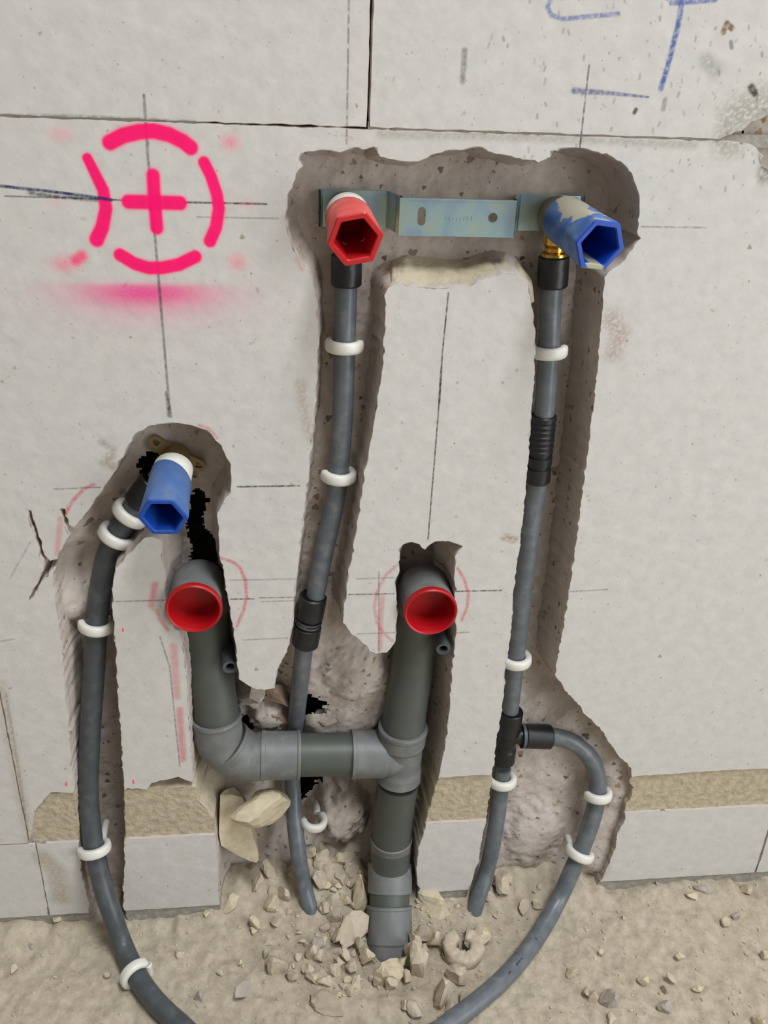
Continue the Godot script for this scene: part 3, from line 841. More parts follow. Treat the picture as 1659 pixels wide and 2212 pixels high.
func build_fittings() -> void:
	# mounting bracket
	var b := thing("mounting_bracket", "bent zinc plated bracket carrying both tap fittings in the niche", "bracket")
	var zc := -0.016
	var ze := -0.040
	var cx0: float = 0.0823
	var cx1: float = 0.1646
	var cy: float = 0.6776
	var hh := 0.0126
	var combo := CSGCombiner3D.new()
	combo.name = "centre_plate"
	b.add_child(combo)
	var plate := CSGBox3D.new()
	plate.size = Vector3(cx1 - cx0, hh * 2, 0.002)
	plate.position = Vector3((cx0 + cx1) * 0.5, cy, zc)
	plate.material = M.zinc
	combo.add_child(plate)
	for s in [[0.0979, 0.6780, 0.0028, 0.007], [0.1485, 0.6782, 0.0033, 0.0]]:
		for e in [-1.0, 1.0]:
			var cyl := CSGCylinder3D.new()
			cyl.radius = s[2]; cyl.height = 0.02; cyl.sides = 28
			cyl.rotation.x = PI / 2
			cyl.position = Vector3(s[0], s[1] + e * s[3] * 0.5, zc)
			cyl.operation = CSGShape3D.OPERATION_SUBTRACTION
			cyl.material = M.zinc
			combo.add_child(cyl)
			if s[3] == 0.0: break
		if s[3] > 0.0:
			var bx := CSGBox3D.new()
			bx.size = Vector3(s[2] * 2, s[3], 0.02)
			bx.position = Vector3(s[0], s[1], zc)
			bx.operation = CSGShape3D.OPERATION_SUBTRACTION
			bx.material = M.zinc
			combo.add_child(bx)
	var ribs := new_st(false)
	for e in [-1.0, 1.0]:
		var y: float = cy + e * (hh - 0.0006)
		box(ribs, Vector3(cx0, y - 0.0006, zc + 0.001), Vector3(cx1, y + 0.0006, zc + 0.0018))
	part("edge_bead", ribs, M.zinc, b)
	var stamp := new_st(false)
	rng.seed = 12
	for i in 8:
		var sx: float = 0.1149 + i * 0.0026
		box(stamp, Vector3(sx, cy - 0.0014 + rng.randf_range(-0.0006, 0.0006), zc + 0.0009), Vector3(sx + 0.0016, cy + rng.randf_range(0.0, 0.0012), zc + 0.0014))
	part("stamp", stamp, M.zinc, b, "small illegible stamped mark")
	for e in [[0.0280, 0.0780, cx0, 0.6785], [0.2202, 0.1709, cx1, 0.6785]]:
		# a folded strip: plate on the niche back, then the leg out to the centre plate
		var st := new_st(false)
		var s: float = signf(e[1] - e[0])
		var y0: float = e[3] - hh
		var y1: float = e[3] + hh
		var tl := [Vector2(e[0], ze + 0.003), Vector2(e[0] + s * 0.002, ze + 0.001), Vector2(e[1] - s * 0.002, ze + 0.001), Vector2(e[1], ze + 0.003), Vector2(e[2] - s * 0.001, zc - 0.004), Vector2(e[2] + s * 0.001, zc - 0.001)]
		for i in tl.size() - 1:
			var a: Vector2 = tl[i]
			var c: Vector2 = tl[i + 1]
			var nrm := (c - a).normalized().orthogonal() * 0.001
			for q in [1.0, -1.0]:
				var p0: Vector2 = a + nrm * q
				var p1: Vector2 = c + nrm * q
				var v := [Vector3(p0.x, y0, p0.y), Vector3(p1.x, y0, p1.y), Vector3(p1.x, y1, p1.y), Vector3(p0.x, y1, p0.y)]
				if q * s > 0.0: quad(st, v[0], v[1], v[2], v[3])
				else: quad(st, v[1], v[0], v[3], v[2])
			for y in [y0, y1]:
				var v := [Vector3(a.x - nrm.x, y, a.y - nrm.y), Vector3(c.x - nrm.x, y, c.y - nrm.y), Vector3(c.x + nrm.x, y, c.y + nrm.y), Vector3(a.x + nrm.x, y, a.y + nrm.y)]
				if (y == y0) == (s > 0.0): quad(st, v[0], v[1], v[2], v[3])
				else: quad(st, v[3], v[2], v[1], v[0])
		part("end_plate", st, M.zinc, b)
	# red plug on its elbow
	var ra := Vector3(0.0460, 0.6787, -0.0140)
	var rb := Vector3(0.0475, 0.6722, 0.0440)
	var e1 := thing("elbow_fitting", "brass tap elbow with a black press sleeve behind the red plug", "fitting")
	lathe_part("body", Vector3(ra.x, ra.y, -0.037), ra, [[0.0, 0.0], [0.0, 0.0115], [0.004, 0.011], [0.022, 0.011], [0.022, 0.0]], M.brass_dull, e1)
	lathe_part("neck", Vector3(ra.x, ra.y, -0.027), Vector3(0.0472, 0.6453, -0.0270), [[0.0, 0.0], [0.0, 0.0095], [0.03, 0.009], [0.034, 0.0]], M.brass, e1)
	sleeve("press_sleeve", Vector3(0.0471, 0.6492, -0.0270), Vector3(0.0473, 0.6264, -0.0270), 0.0112, M.black, e1)
	var t1 := thing("construction_plug", "red plastic plug with a hexagonal mouth on the zinc bracket", "plug")
	plug(t1, ra, rb, deg_to_rad(11.0), M.red_dusty, M.red, 0.012, Vector3(0.0015, 0.004, 0.0))
	# blue plug on the bracket
	var ba := Vector3(0.1989, 0.6787, -0.0120)
	var bb := Vector3(0.2084, 0.6715, 0.0440)
	var e2 := thing("elbow_fitting", "brass tap elbow with shiny neck and black sleeve behind the dusty blue plug", "fitting")
	lathe_part("body", Vector3(0.2012, 0.6765, -0.037), ba, [[0.0, 0.0], [0.0, 0.0145], [0.004, 0.0142], [0.018, 0.0142], [0.026, 0.0128], [0.026, 0.0]], M.brass_dull, e2)
	lathe_part("neck", Vector3(0.1988, 0.6712, -0.0260), Vector3(0.1997, 0.6481, -0.0260), [[0.0, 0.0], [0.0, 0.0105], [0.012, 0.0092], [0.0145, 0.0075], [0.017, 0.0075], [0.0185, 0.0098], [0.0225, 0.0102], [0.0235, 0.0085], [0.03, 0.0085], [0.03, 0.0]], M.brass, e2)
	sleeve("press_sleeve", Vector3(0.1993, 0.6508, -0.0260), Vector3(0.2009, 0.6278, -0.0260), 0.0114, M.black, e2)
	var t2 := thing("construction_plug", "blue plastic plug with mortar dust on top, on the zinc bracket", "plug")
	plug(t2, ba, bb, deg_to_rad(-9.0), M.blue_dust, M.blue_rim, 0.0, Vector3.ZERO, 0.0158)
	# blue plug in the lower niche
	var la := Vector3(-0.0842, 0.4872, -0.0160)
	var lb := Vector3(-0.0866, 0.4748, 0.0440)
	var e3 := thing("elbow_fitting", "brass wall plate elbow with two fixing ears in the lower round niche", "fitting")
	lathe_part("body", Vector3(la.x, la.y + 0.001, -0.037), la, [[0.0, 0.0], [0.0, 0.0115], [0.004, 0.0105], [0.021, 0.0105], [0.021, 0.0]], M.brass_dull, e3)
	for s in [-1.0, 1.0]:
		var c := Vector3(la.x, la.y, -0.036)
		var far: Vector3 = Vector3(-0.0988, 0.5005, -0.0360) if s < 0.0 else Vector3(-0.0668, 0.4804, -0.0360)
		var d := far - c
		d.z = 0.0
		var l := d.length()
		d = d.normalized()
		var side := Vector3(-d.y, d.x, 0.0)
		var outline := []
		for k in 13:
			var an := -PI / 2 + PI * k / 12.0
			outline.append(far + d * cos(an) * 0.0052 + side * sin(an) * 0.0052)
		var hole := []
		for k in 13:
			var an := -PI / 2 + PI * k / 12.0
			hole.append(far + d * cos(an) * 0.0026 + side * sin(an) * 0.0022)
		var st := new_st(false)
		var up := Vector3(0, 0, 0.0016)
		for k in 12:
			quad(st, hole[k] + up, outline[k] + up, outline[k + 1] + up, hole[k + 1] + up)
			quad(st, outline[k] - up, outline[k + 1] - up, outline[k + 1] + up, outline[k] + up)
			quad(st, hole[k + 1] - up, hole[k] - up, hole[k] + up, hole[k + 1] + up)
		var back := far - d * 0.0026
		var q0: Vector3 = hole[0]
		var q1: Vector3 = hole[12]
		var o0: Vector3 = outline[0]
		var o1: Vector3 = outline[12]
		var b0 := back - side * 0.0022
		var b1 := back + side * 0.0022
		var f0 := back - side * 0.0052
		var f1 := back + side * 0.0052
		quad(st, f0 + up, o0 + up, q0 + up, b0 + up)
		quad(st, b1 + up, q1 + up, o1 + up, f1 + up)
		quad(st, q0 - up, b0 - up, b0 + up, q0 + up)
		quad(st, b0 - up, b1 - up, b1 + up, b0 + up)
		quad(st, b1 - up, q1 - up, q1 + up, b1 + up)
		var n0 := c - side * 0.0075
		var n1 := c + side * 0.0075
		quad(st, n0 + up, f0 + up, f1 + up, n1 + up)
		quad(st, n0 - up, f0 - up, f0 + up, n0 + up)
		quad(st, f0 - up, o0 - up, o0 + up, f0 + up)
		quad(st, f1 - up, n1 - up, n1 + up, f1 + up)
		quad(st, o1 - up, f1 - up, f1 + up, o1 + up)
		part("fixing_ear", st, M.brass_dull, e3)
	lathe_part("neck", Vector3(la.x, la.y, -0.028), Vector3(-0.1143, 0.4543, -0.0250), [[0.0, 0.0], [0.0, 0.0095], [0.022, 0.009], [0.024, 0.0]], M.brass_dull, e3)
	sleeve("press_sleeve", Vector3(-0.1010, 0.4708, -0.0260), Vector3(-0.1157, 0.4511, -0.0250), 0.0122, M.black, e3)
	var t3 := thing("construction_plug", "blue plastic plug with a white collar in the lower round niche", "plug")
	plug(t3, la, lb, 0.0, M.blue_dusty, M.blue, 0.015, Vector3(0.006, -0.004, 0.0))

func build_drain() -> void:
	var d := thing("drain_pipe", "grey plastic drain with two upright arms joined by a tee into the floor", "pipe")
	var r := 0.0202
	var rs := 0.0226
	# left arm
	var lm := Vector3(-0.0735, 0.3725, 0.0060)
	var la := Vector3(-0.0700, 0.3695, -0.0400)
	var top_l := PackedVector3Array([Vector3(lm.x, lm.y, 0.004), Vector3(lm.x - 0.0002, lm.y, -0.025)])
	for k in range(1, 9):
		var an := k / 8.0 * PI / 2
		top_l.append(Vector3(lerpf(lm.x, la.x, k / 8.0), lm.y - 0.016 * (1.0 - cos(an)), -0.025 - 0.015 * sin(an)))
	var left_axis := mm3([-69.8,300.7,-38,-66.5,269.3,-32,-63.8,237.9,-25])
	pipe_part("elbow", top_l + PackedVector3Array([top_l[9] + (left_axis[0] - top_l[9]) * 0.25]), 0.0219, M.drain_fit, d, 0.004, 0.0206)
	pipe_part("upright", PackedVector3Array([top_l[9] + (left_axis[0] - top_l[9]) * 0.22]) + left_axis + mm3([-63.4,219,-25]), r, M.drain, d)
	# double bend
	var bend1 := lathe_part("bend_socket", Vector3(-0.0643, 0.2363, -0.0250), Vector3(-0.0622, 0.2060, -0.0240), [[0.0, 0.0], [0.0, r], [0.0, rs + 0.0002], [0.003, rs + 0.0008], [0.005, rs], [0.026, rs], [0.026, 0.0]], M.drain_fit, d, 44)
	bend1.set_meta("label", "grey socket of the bend")
	pipe_part("bend", mm3([-62.9,218.2,-24,-61.7,208.7,-24,-58.2,200.2,-24,-51.7,193.1,-24,-45.1,187.1,-24]), rs - 0.0002, M.drain_fit, d, 0.003)
	lathe_part("bend_socket", Vector3(-0.0544, 0.2017, -0.0240), Vector3(-0.0391, 0.1856, -0.0240), [[0.0, 0.0], [0.0, rs], [0.0006, rs + 0.0009], [0.003, rs + 0.0009], [0.004, rs], [0.021, rs], [0.021, 0.0]], M.drain_fit, d, 44)
	pipe_part("bend", mm3([-46.6,193.4,-24,-39.1,186.8,-24,-30.5,185.2,-24,-21.1,185.2,-24]), rs - 0.0002, M.drain_fit, d, 0.003)
	var hs := Vector3(-0.0245, 0.1860, -0.0240)
	var he := Vector3(0.0948, 0.1815, -0.0240)
	lathe_part("joint_socket", hs, Vector3(0.0084, 0.1847, -0.0240), [[0.0, 0.0], [0.0, rs + 0.0006], [0.0035, rs + 0.0006], [0.0042, rs], [0.033, rs], [0.034, rs + 0.0007], [0.0365, rs + 0.0007], [0.037, r], [0.037, 0.0]], M.drain_fit, d, 44)
	pipe_part("crosspipe", mm3([4.1,184.9,-24,34.6,183.8,-24,65.5,182.6,-24]), r, M.drain, d)
	lathe_part("joint_socket", Vector3(0.0602, 0.1829, -0.0240), he, [[0.0, 0.0], [0.0, r], [0.0003, rs + 0.0006], [0.003, rs + 0.0006], [0.0036, rs], [0.031, rs], [0.034, rs - 0.002], [0.036, 0.0]], M.drain_fit, d, 44)
	# right arm
	var rm := Vector3(0.1209, 0.3634, 0.0060)
	var ra := Vector3(0.1196, 0.3632, -0.0400)
	var top_r := PackedVector3Array([Vector3(rm.x, rm.y, 0.004), Vector3(rm.x, rm.y, -0.025)])
	for k in range(1, 9):
		var an := k / 8.0 * PI / 2
		top_r.append(Vector3(lerpf(rm.x, ra.x, k / 8.0), rm.y - 0.016 * (1.0 - cos(an)), -0.025 - 0.015 * sin(an)))
	var right_axis := mm3([118.7,309.2,-38,115.1,270.7,-34,111.4,237.1,-29,109.2,210.1,-25])
	pipe_part("elbow", top_r + PackedVector3Array([top_r[9] + (right_axis[0] - top_r[9]) * 0.3]), 0.0219, M.drain_fit, d, 0.004, 0.0206)
	pipe_part("upright", PackedVector3Array([top_r[9] + (right_axis[0] - top_r[9]) * 0.26]) + right_axis, r, M.drain, d)
	var tee := lathe_part("tee", Vector3(0.1090, 0.2140, -0.0250), Vector3(0.1066, 0.1382, -0.0240), [[0.0, 0.0], [0.0, r], [0.0, rs + 0.0004], [0.001, rs + 0.001], [0.004, rs + 0.001], [0.005, rs + 0.0002], [0.018, rs], [0.022, r + 0.0006], [0.046, r + 0.0006], [0.052, rs - 0.0006], [0.062, rs - 0.0002], [0.064, r], [0.064, 0.0]], M.drain_fit, d, 44)
	tee.set_meta("label", "grey tee body")
	pipe_part("tee_arm", mm3([85.5,181.5,-24,107.9,179,-24]), r + 0.0008, M.drain_fit, tee)
	# down into the floor
	pipe_part("downpipe", mm3([107.3,144.2,-24,104.4,100.2,-22,103.2,62.9,-18]) + mm3([102.8,36,-12.5,102,20,-3.3]), r, M.drain, d)
	lathe_part("pipe_collar", Vector3(0.1032, 0.0761, -0.0190), Vector3(0.1035, 0.0360, -0.0184), [[0.0, 0.0], [0.0, r], [0.0006, r + 0.0008], [0.003, r + 0.0008], [0.0034, r + 0.0003], [0.024, r + 0.0003], [0.024, 0.0]], M.drain_fit, d, 44)
	lathe_part("joint_socket", Vector3(0.1034, 0.0400, -0.0196), Vector3(0.1016, 0.0180, 0.0007), [[0.0, 0.0], [0.0, rs - 0.001], [0.001, rs], [0.029, rs], [0.03, r], [0.03, 0.0]], M.drain_fit, d, 44)
	pipe_part("downpipe", PackedVector3Array([Vector3(0.1017, 0.0220, -0.0016), Vector3(0.1002, 0.0090, 0.0127)]), r, M.drain, d)
	var sk := lathe_part("floor_bend", Vector3(0.1004, 0.0120, 0.0102), Vector3(0.0980, -0.0220, 0.0444), [[0.0, 0.0], [0.0, r], [0.0004, rs + 0.0006], [0.003, rs + 0.0006], [0.004, rs], [0.034, rs], [0.036, rs - 0.0012], [0.046, rs - 0.002], [0.056, rs - 0.005], [0.064, rs - 0.011], [0.066, 0.0]], M.drain_fit, d, 44)
	sk.set_meta("label", "grey bend entering the floor")
	# red caps pushed into the two mouths
	for k in [[lm, top_l[1], "red plug cap sealing the drain mouth under the lower blue plug"], [rm, top_r[1], "red plug cap sealing the drain mouth under the long pencil line"]]:
		var c := thing("drain_plug", k[2], "plug", "red drain plugs")
		var a: Vector3 = Vector3(k[0].x, k[0].y, 0.0045)
		lathe_part("shell", a, a + Vector3(0, 0, 0.01), [[-0.001, 0.0205], [-0.001, 0.0226], [0.0015, 0.0228], [0.0035, 0.0226], [0.0045, 0.0216], [0.0038, 0.0204], [0.002, 0.0198], [-0.003, 0.0190], [-0.0186, 0.0183], [-0.02, 0.0175], [-0.0202, 0.0]], M.red_cap, c, 56)
	# small tube ends beside the drain
	for k in [[Vector3(-0.0479, 0.3031, -0.0060), Vector3(-0.0538, 0.3027, -0.0450), "grey tube end beside the drain arm under the lower blue plug"], [Vector3(0.1364, 0.3182, -0.0020), Vector3(0.1373, 0.3215, -0.0450), "grey tube end beside the drain arm under the long pencil line"]]:
		var t := thing("tube_end", k[2], "tube", "grey tube ends beside the drain")
		var a: Vector3 = k[1]
		var b: Vector3 = k[0]
		pipe_part("tube", PackedVector3Array([a, b]), 0.0064, M.pipe_dark, t, 0.01, 0.0037)

# ---------------------------------------------------------------- rubble
var rock_shapes := []

func rock_shape(seed_: int, cuts: int) -> ArrayMesh:
	rng.seed = seed_
	var s := SphereMesh.new()
	s.radial_segments = 14; s.rings = 8; s.radius = 0.5; s.height = 1.0
	var arr := s.get_mesh_arrays()
	var vs: PackedVector3Array = arr[Mesh.ARRAY_VERTEX]
	var idx: PackedInt32Array = arr[Mesh.ARRAY_INDEX]
	var planes := []
	for i in cuts:
		var n := Vector3(rng.randf_range(-1, 1), rng.randf_range(-1, 1), rng.randf_range(-1, 1)).normalized()
		planes.append([n, rng.randf_range(0.22, 0.4)])
	for i in vs.size():
		var v := vs[i] * 1.25
		for p in planes:
			var d: float = v.dot(p[0]) - p[1]
			if d > 0.0: v -= p[0] * d
		v *= 1.0 + 0.16 * coarse.get_noise_3d(v.x * 90.0 + seed_ * 50.0, v.y * 90.0, v.z * 90.0) + 0.06 * grain.get_noise_3d(v.x * 110.0, v.y * 110.0 + seed_ * 50.0, v.z * 110.0)
		vs[i] = v
	var st := new_st(false)
	for k in idx: st.add_vertex(vs[k])
	st.generate_normals()
	return st.commit()

func rock(called: String, at: Vector3, size: Vector3, tone: int, shape: int, turn: Vector3, label: String, group := "") -> void:
	var o := MeshInstance3D.new()
	o.name = numbered(called)
	o.mesh = rock_shapes[shape % rock_shapes.size()]
	o.material_override = M["rock%d" % tone]
	add_child(o)
	o.transform = Transform3D(Basis.from_euler(turn).scaled_local(size), at)
	o.set_meta("label", label); o.set_meta("category", "rubble")
	if group: o.set_meta("group", group)

func build_rubble() -> void:
	for i in 14: rock_shapes.append(rock_shape(40 + i, 7 + i % 5))
	# chunks one can name: [x, y, z, width, height in mm, tone]
	var named := [[-25.1,135.5,-14,49.5,35.4,1], [-46.3,80.3,-30,46.1,87.7,1], [-13,208,-58,37.5,35.7,2], [-31.6,242.4,-44,30.1,34.4,3], [-8.2,235,-52,26.2,26.2,2], [35.6,203.8,-50,26.8,17.8,3], [146.6,7.1,4,37.9,40.8,1], [35.5,6,102,30.5,23.7,0], [89.2,4,78.6,31.5,24.5,1], [123.2,8,74.4,23.8,35.3,0], [72.2,14,-1.4,18.8,39.5,1], [59,8,32.6,30.1,28.3,0], [-10.4,4,64.2,18.4,26.3,0], [142.2,6,47.7,18.2,20,1], [185.3,6,47.3,24.7,28.3,1], [136.8,3,108.7,18.8,38.4,0], [105,3,68.4,14.2,24.8,1], [158.3,3,88,21.9,21,0], [432.3,5,9.1,21.5,15.6,3]]
	var said := ["cream broken stone wedged under the drain bend", "tall cream stone standing beside the base block below the drain bend", "brown folded stone in the cavity behind the drain bend", "greyish broken stone behind the inside of the drain bend", "small brown stone behind the red plug pipe in the cavity", "flat grey stone beside the red plug pipe in the cavity", "sandy yellow lump under the foot of the centre strip", "large rounded pale lump on the floor in front of the drain foot", "crumbly cream lump against the front of the drain foot", "pale upright stone between the drain foot and the broken ring", "tall flat stone leaning against the side of the drain foot", "large angular pale stone between the drain foot and the red plug pipe end", "pale rough stone alone on the sand below the red plug pipe end", "square cream stone between the drain foot and the broken ring", "cream stone leaning on the broken ring", "long pale stone in front of the broken ring", "cream flake standing tight against the drain foot", "pale flat stone just below the broken ring", "grey stone on the floor at the base of the wall beside white chips"]
	rng.seed = 77
	for i in named.size():
		var a: Array = named[i]
		rng.seed = 500 + i
		var depth: float = min(a[3], a[4]) * 0.8
		rock("rubble_stone", Vector3(a[0], a[1], a[2]) * 0.001, Vector3(a[3], a[4], depth) * 0.00112, a[5], i, Vector3(rng.randf_range(-0.3, 0.3), rng.randf_range(-0.6, 0.6), rng.randf_range(-0.3, 0.3)), said[i])
	# smaller pieces traced one by one
	var small := [[33.8,10,-14.9,14.3,26.6,0], [34.8,8,5.5,13.1,11.2,0], [45.3,8,0.7,16,12.2,0], [56.2,9,-1.6,11.3,16,1], [44.7,8,11.7,20.4,7.4,0], [32.4,7,6.2,7.5,8.4,0], [45.5,6,38.4,9.1,17.2,0], [-19.7,12,-34.4,16.4,23.1,0], [-6.5,7,-12.9,13.2,18,0], [-16.4,4,-7.1,18.8,17.9,1], [-30.7,6,-27.5,17.2,14.4,0], [7.5,16,-25,19.1,17.2,0], [-16.3,9,-18.2,10.4,9.5,0], [20.6,5,52.5,14.3,16,0], [28,5,58,9.8,13.3,0], [38.8,4,71.3,16.7,17.5,0], [46.7,5,64.4,11.5,12.4,0], [31.3,4,82.7,12.1,11.2,0], [18.7,3,71.5,11.4,11.4,0], [22,2,76.8,13.1,12.2,0], [1.7,3,74,7.8,15.7,0], [53.3,5,57,11.6,10.7,0], [58.1,4,71.4,14.9,7.9,0], [74.8,4,57.9,15.2,16.1,1], [68.8,6,47.8,9.9,15.3,0], [122.5,6,47.7,12.7,19,0], [133.1,7,37.3,14.7,19.2,0], [115.6,5,55.7,10.8,13.5,0], [111,4,114.2,19.5,10.1,0], [104.4,4,112.3,9.3,11,0], [160.1,4,106.6,11.2,13.7,0], [146.1,4,116.9,12.7,12.7,0], [138.1,3,126.7,14.2,11.7,0], [164.1,3,113.1,9.4,10.2,0], [220.8,10,-2,19.2,18.3,0], [216,14,-8.8,14.5,12.5,0], [228.8,14,-10.9,12.6,11.6,0], [206.7,8,2.8,11.5,10.5,0], [210.1,16,-16.4,10.7,10.7,0], [53.5,22,-37.2,21.3,19.4,1], [36.6,20,-38.4,14.5,21.3,0], [65.4,16,-32.6,14.5,14.5,0], [22.2,20,-38.2,15.5,13.5,0], [31.5,14,-30.8,11.6,11.6,0], [52.6,14,-20.5,19.1,12.4,0], [64.5,12,-18.5,10.5,9.6,0], [28.6,4,43.3,18,11.7,3], [61.4,3,86.7,13,10.4,0], [93.8,3,89.2,12.1,11.3,0], [81,3,85.8,10.4,8.7,0], [109.8,3,83.3,11.4,10.5,0], [48.3,3,88,10.4,9.5,0], [-45.6,4,86,15.4,13.7,3], [-65.8,3,65,6.1,5.2,1], [-46.7,3,55.8,5.3,5.3,1], [-22.8,3,48.7,6.2,11.6,0], [-34.5,2,16.2,10.1,21.1,1], [-11.7,4,14.1,12,10.1,0], [-83.5,2,86.3,12.7,11,3], [417.8,6,17.6,11.6,7.7,1], [480.7,5,14.3,9.8,14.7,1], [455.8,4,41.5,7.6,9.5,3], [441.7,4,50.4,11.3,7.5,0], [337.4,3,35.3,5.7,5.7,1], [333.4,4,104.6,15,6.2,1], [352.4,4,114.6,10.5,7.9,0], [360.5,4,105.7,8.8,6.2,0], [383.3,4,117,11.4,6.1,1], [295.7,2,122.8,17.2,18.9,3], [281.2,3,117.7,7.8,12.1,0], [276.6,3,112.7,8.7,7.8,0], [343.5,3,131.7,14.6,9.4,3], [290.2,3,138.7,16.9,6.8,0], [424.6,6,153.6,12.7,9.3,1], [463.4,4,86.3,8.2,8.2,1], [379.8,3,81.8,8.2,6.3,1], [303.2,3,72.4,5.4,5.4,1], [267.5,3,90.6,15.1,7.1,1], [261.5,6,27.7,12.2,11.3,0], [252.6,8,14.7,10.5,9.5,1], [237.6,6,17.6,12.3,10.4,0], [258.9,12,-1.6,9.6,8.7,1], [-224.7,8,-3.8,12.8,10,1], [-256.8,2,47.2,8.7,6.9,0], [-170.3,2,61,7.8,6,0], [-106.5,2,41.6,9.8,7.1,0], [-245.9,2,22.1,6.2,4.4,3], [-58.2,3,-6.5,18.7,7.5,1], [-82.9,3,2.7,10.2,5.6,1]]
	var tints := ["pale tan", "cream", "brown", "grey"]
	for i in small.size():
		var a: Array = small[i]
		rng.seed = 900 + i
		var at := Vector3(a[0], a[1], a[2]) * 0.001
		at.y = max(at.y, floor_height(at.x, at.z) + 0.0002 * min(a[3], a[4]))
		var g := "in front of the drain foot"
		if at.x < -0.05: g = "on the sand near the lower blue plug pipe"
		elif at.x > 0.29 or (at.x > 0.2 and at.z > 0.08): g = "on the floor outside the looped branch pipe"
		elif at.x > 0.2: g = "between the tee pipe and its looped branch"
		elif at.z < 0.035 and at.x < foot.x: g = "heaped between the red plug pipe and the drain"
		elif at.x < 0.012: g = "on the sand below the drain bend"
		elif at.x < foot.x - 0.02: g = "heaped from the red plug pipe end to the drain"
		elif at.x > foot.x + 0.02: g = "between the drain foot and the broken ring"
		var big: String = "tiny" if max(a[3], a[4]) < 11.5 else ("small" if max(a[3], a[4]) < 18.0 else "larger")
		var slim: String = " long" if max(a[3], a[4]) > 1.6 * min(a[3], a[4]) else ""
		var depth: float = (a[3] + a[4]) * 0.42
		rock("stone_chip", at, Vector3(a[3], a[4], depth) * 0.00115, a[5], i * 5 + 3, Vector3(rng.randf_range(-0.5, 0.5), rng.randf_range(-3, 3), rng.randf_range(-0.5, 0.5)), "%s%s %s chip %s" % [big, slim, tints[a[5]], g], "stone chips " + g)
	rng.seed = 2024
	for i in 110:
		var x := foot.x + rng.randfn(-0.03, 0.045)
		var z: float = clampf(foot.z + rng.randfn(-0.012, 0.03), -0.035, 0.12)
		if Vector2(x - foot.x, z - foot.z).length() < 0.028 or x > 0.165: continue
		var s := rng.randf_range(0.005, 0.011)
		var side: String = "heaped on the red plug side of the drain" if x < foot.x - 0.02 else ("heaped on the tee pipe side of the drain" if x > foot.x + 0.02 else "heaped close around the drain foot")
		rock("stone_chip", Vector3(x, floor_height(x, z) + s * 0.25, z), Vector3(s, s * rng.randf_range(0.5, 0.9), s * rng.randf_range(0.6, 1.1)) * 1.1, [0, 0, 1][i % 3], i, Vector3(rng.randf_range(-0.5, 0.5), rng.randf_range(-3, 3), rng.randf_range(-0.5, 0.5)), "crumb sized %s chip %s" % [["pale tan", "pale tan", "cream"][i % 3], side], "crumb sized chips " + side)
	# the broken ring at the foot of the tee pipe
	var ring := thing("broken_ring", "broken grey mortar ring with a dark hole at the tee pipe foot", "rubble")
	var c := ring_at
	var st := new_st(true)
	var n := 40
	var rings := []
	for i in n + 1:
		var an := deg_to_rad(lerpf(112.0, 428.0, float(i) / n))
		var rr := PackedVector3Array()
		var out := Vector3(cos(an), 0, -sin(an))
		var thick := 0.0085 + 0.0012 * coarse.get_noise_2d(i * 22.0, 5.0)
		for k in 15:
			var q := TAU * k / 14.0
			var e := Vector2(cos(q), sin(q))
			e = Vector2(signf(e.x) * pow(absf(e.x), 0.45), signf(e.y) * pow(absf(e.y), 0.45))
			var w := 1.0 + 0.22 * grain.get_noise_2d(i * 25.0, k * 40.0)
			rr.append(c + out * (0.0136 + e.x * thick * w * 0.8) + Vector3(0, e.y * 0.0085 * w, 0))
		rings.append(rr)
	for i in n:
		for k in 14:
			quad(st, rings[i][k], rings[i + 1][k], rings[i + 1][k + 1], rings[i][k + 1])
	part("collar", st, M.rock0, ring)
	# grit nobody could count
	var grit := MultiMeshInstance3D.new()
	grit.name = "grit"
	var mmesh := MultiMesh.new()
	mmesh.transform_format = MultiMesh.TRANSFORM_3D
	mmesh.mesh = rock_shapes[2]
	mmesh.instance_count = 3600
	rng.seed = 4242
	for i in mmesh.instance_count:
		var x := rng.randf_range(-0.34, 0.6)
		var z := rng.randf_range(-0.002, 0.2)
		var s := lerpf(0.0009, 0.0042, pow(rng.randf(), 4.0))
		if i % 3 == 0:
			x = foot.x + rng.randfn(0.0, 0.06)
			z = max(-0.03, foot.z + rng.randfn(-0.005, 0.03))
			s *= 1.3
		mmesh.set_instance_transform(i, Transform3D(Basis.from_euler(Vector3(rng.randf() * 6, rng.randf() * 6, 0)).scaled_local(Vector3(s, s * rng.randf_range(0.5, 1.0), s)), Vector3(x, floor_height(x, z) + s * 0.1, z)))
	grit.multimesh = mmesh
	grit.material_override = M.rock0
	add_child(grit)
	grit.set_meta("kind", "stuff"); grit.set_meta("label", "fine pale grit strewn over the sandy floor"); grit.set_meta("category", "grit")

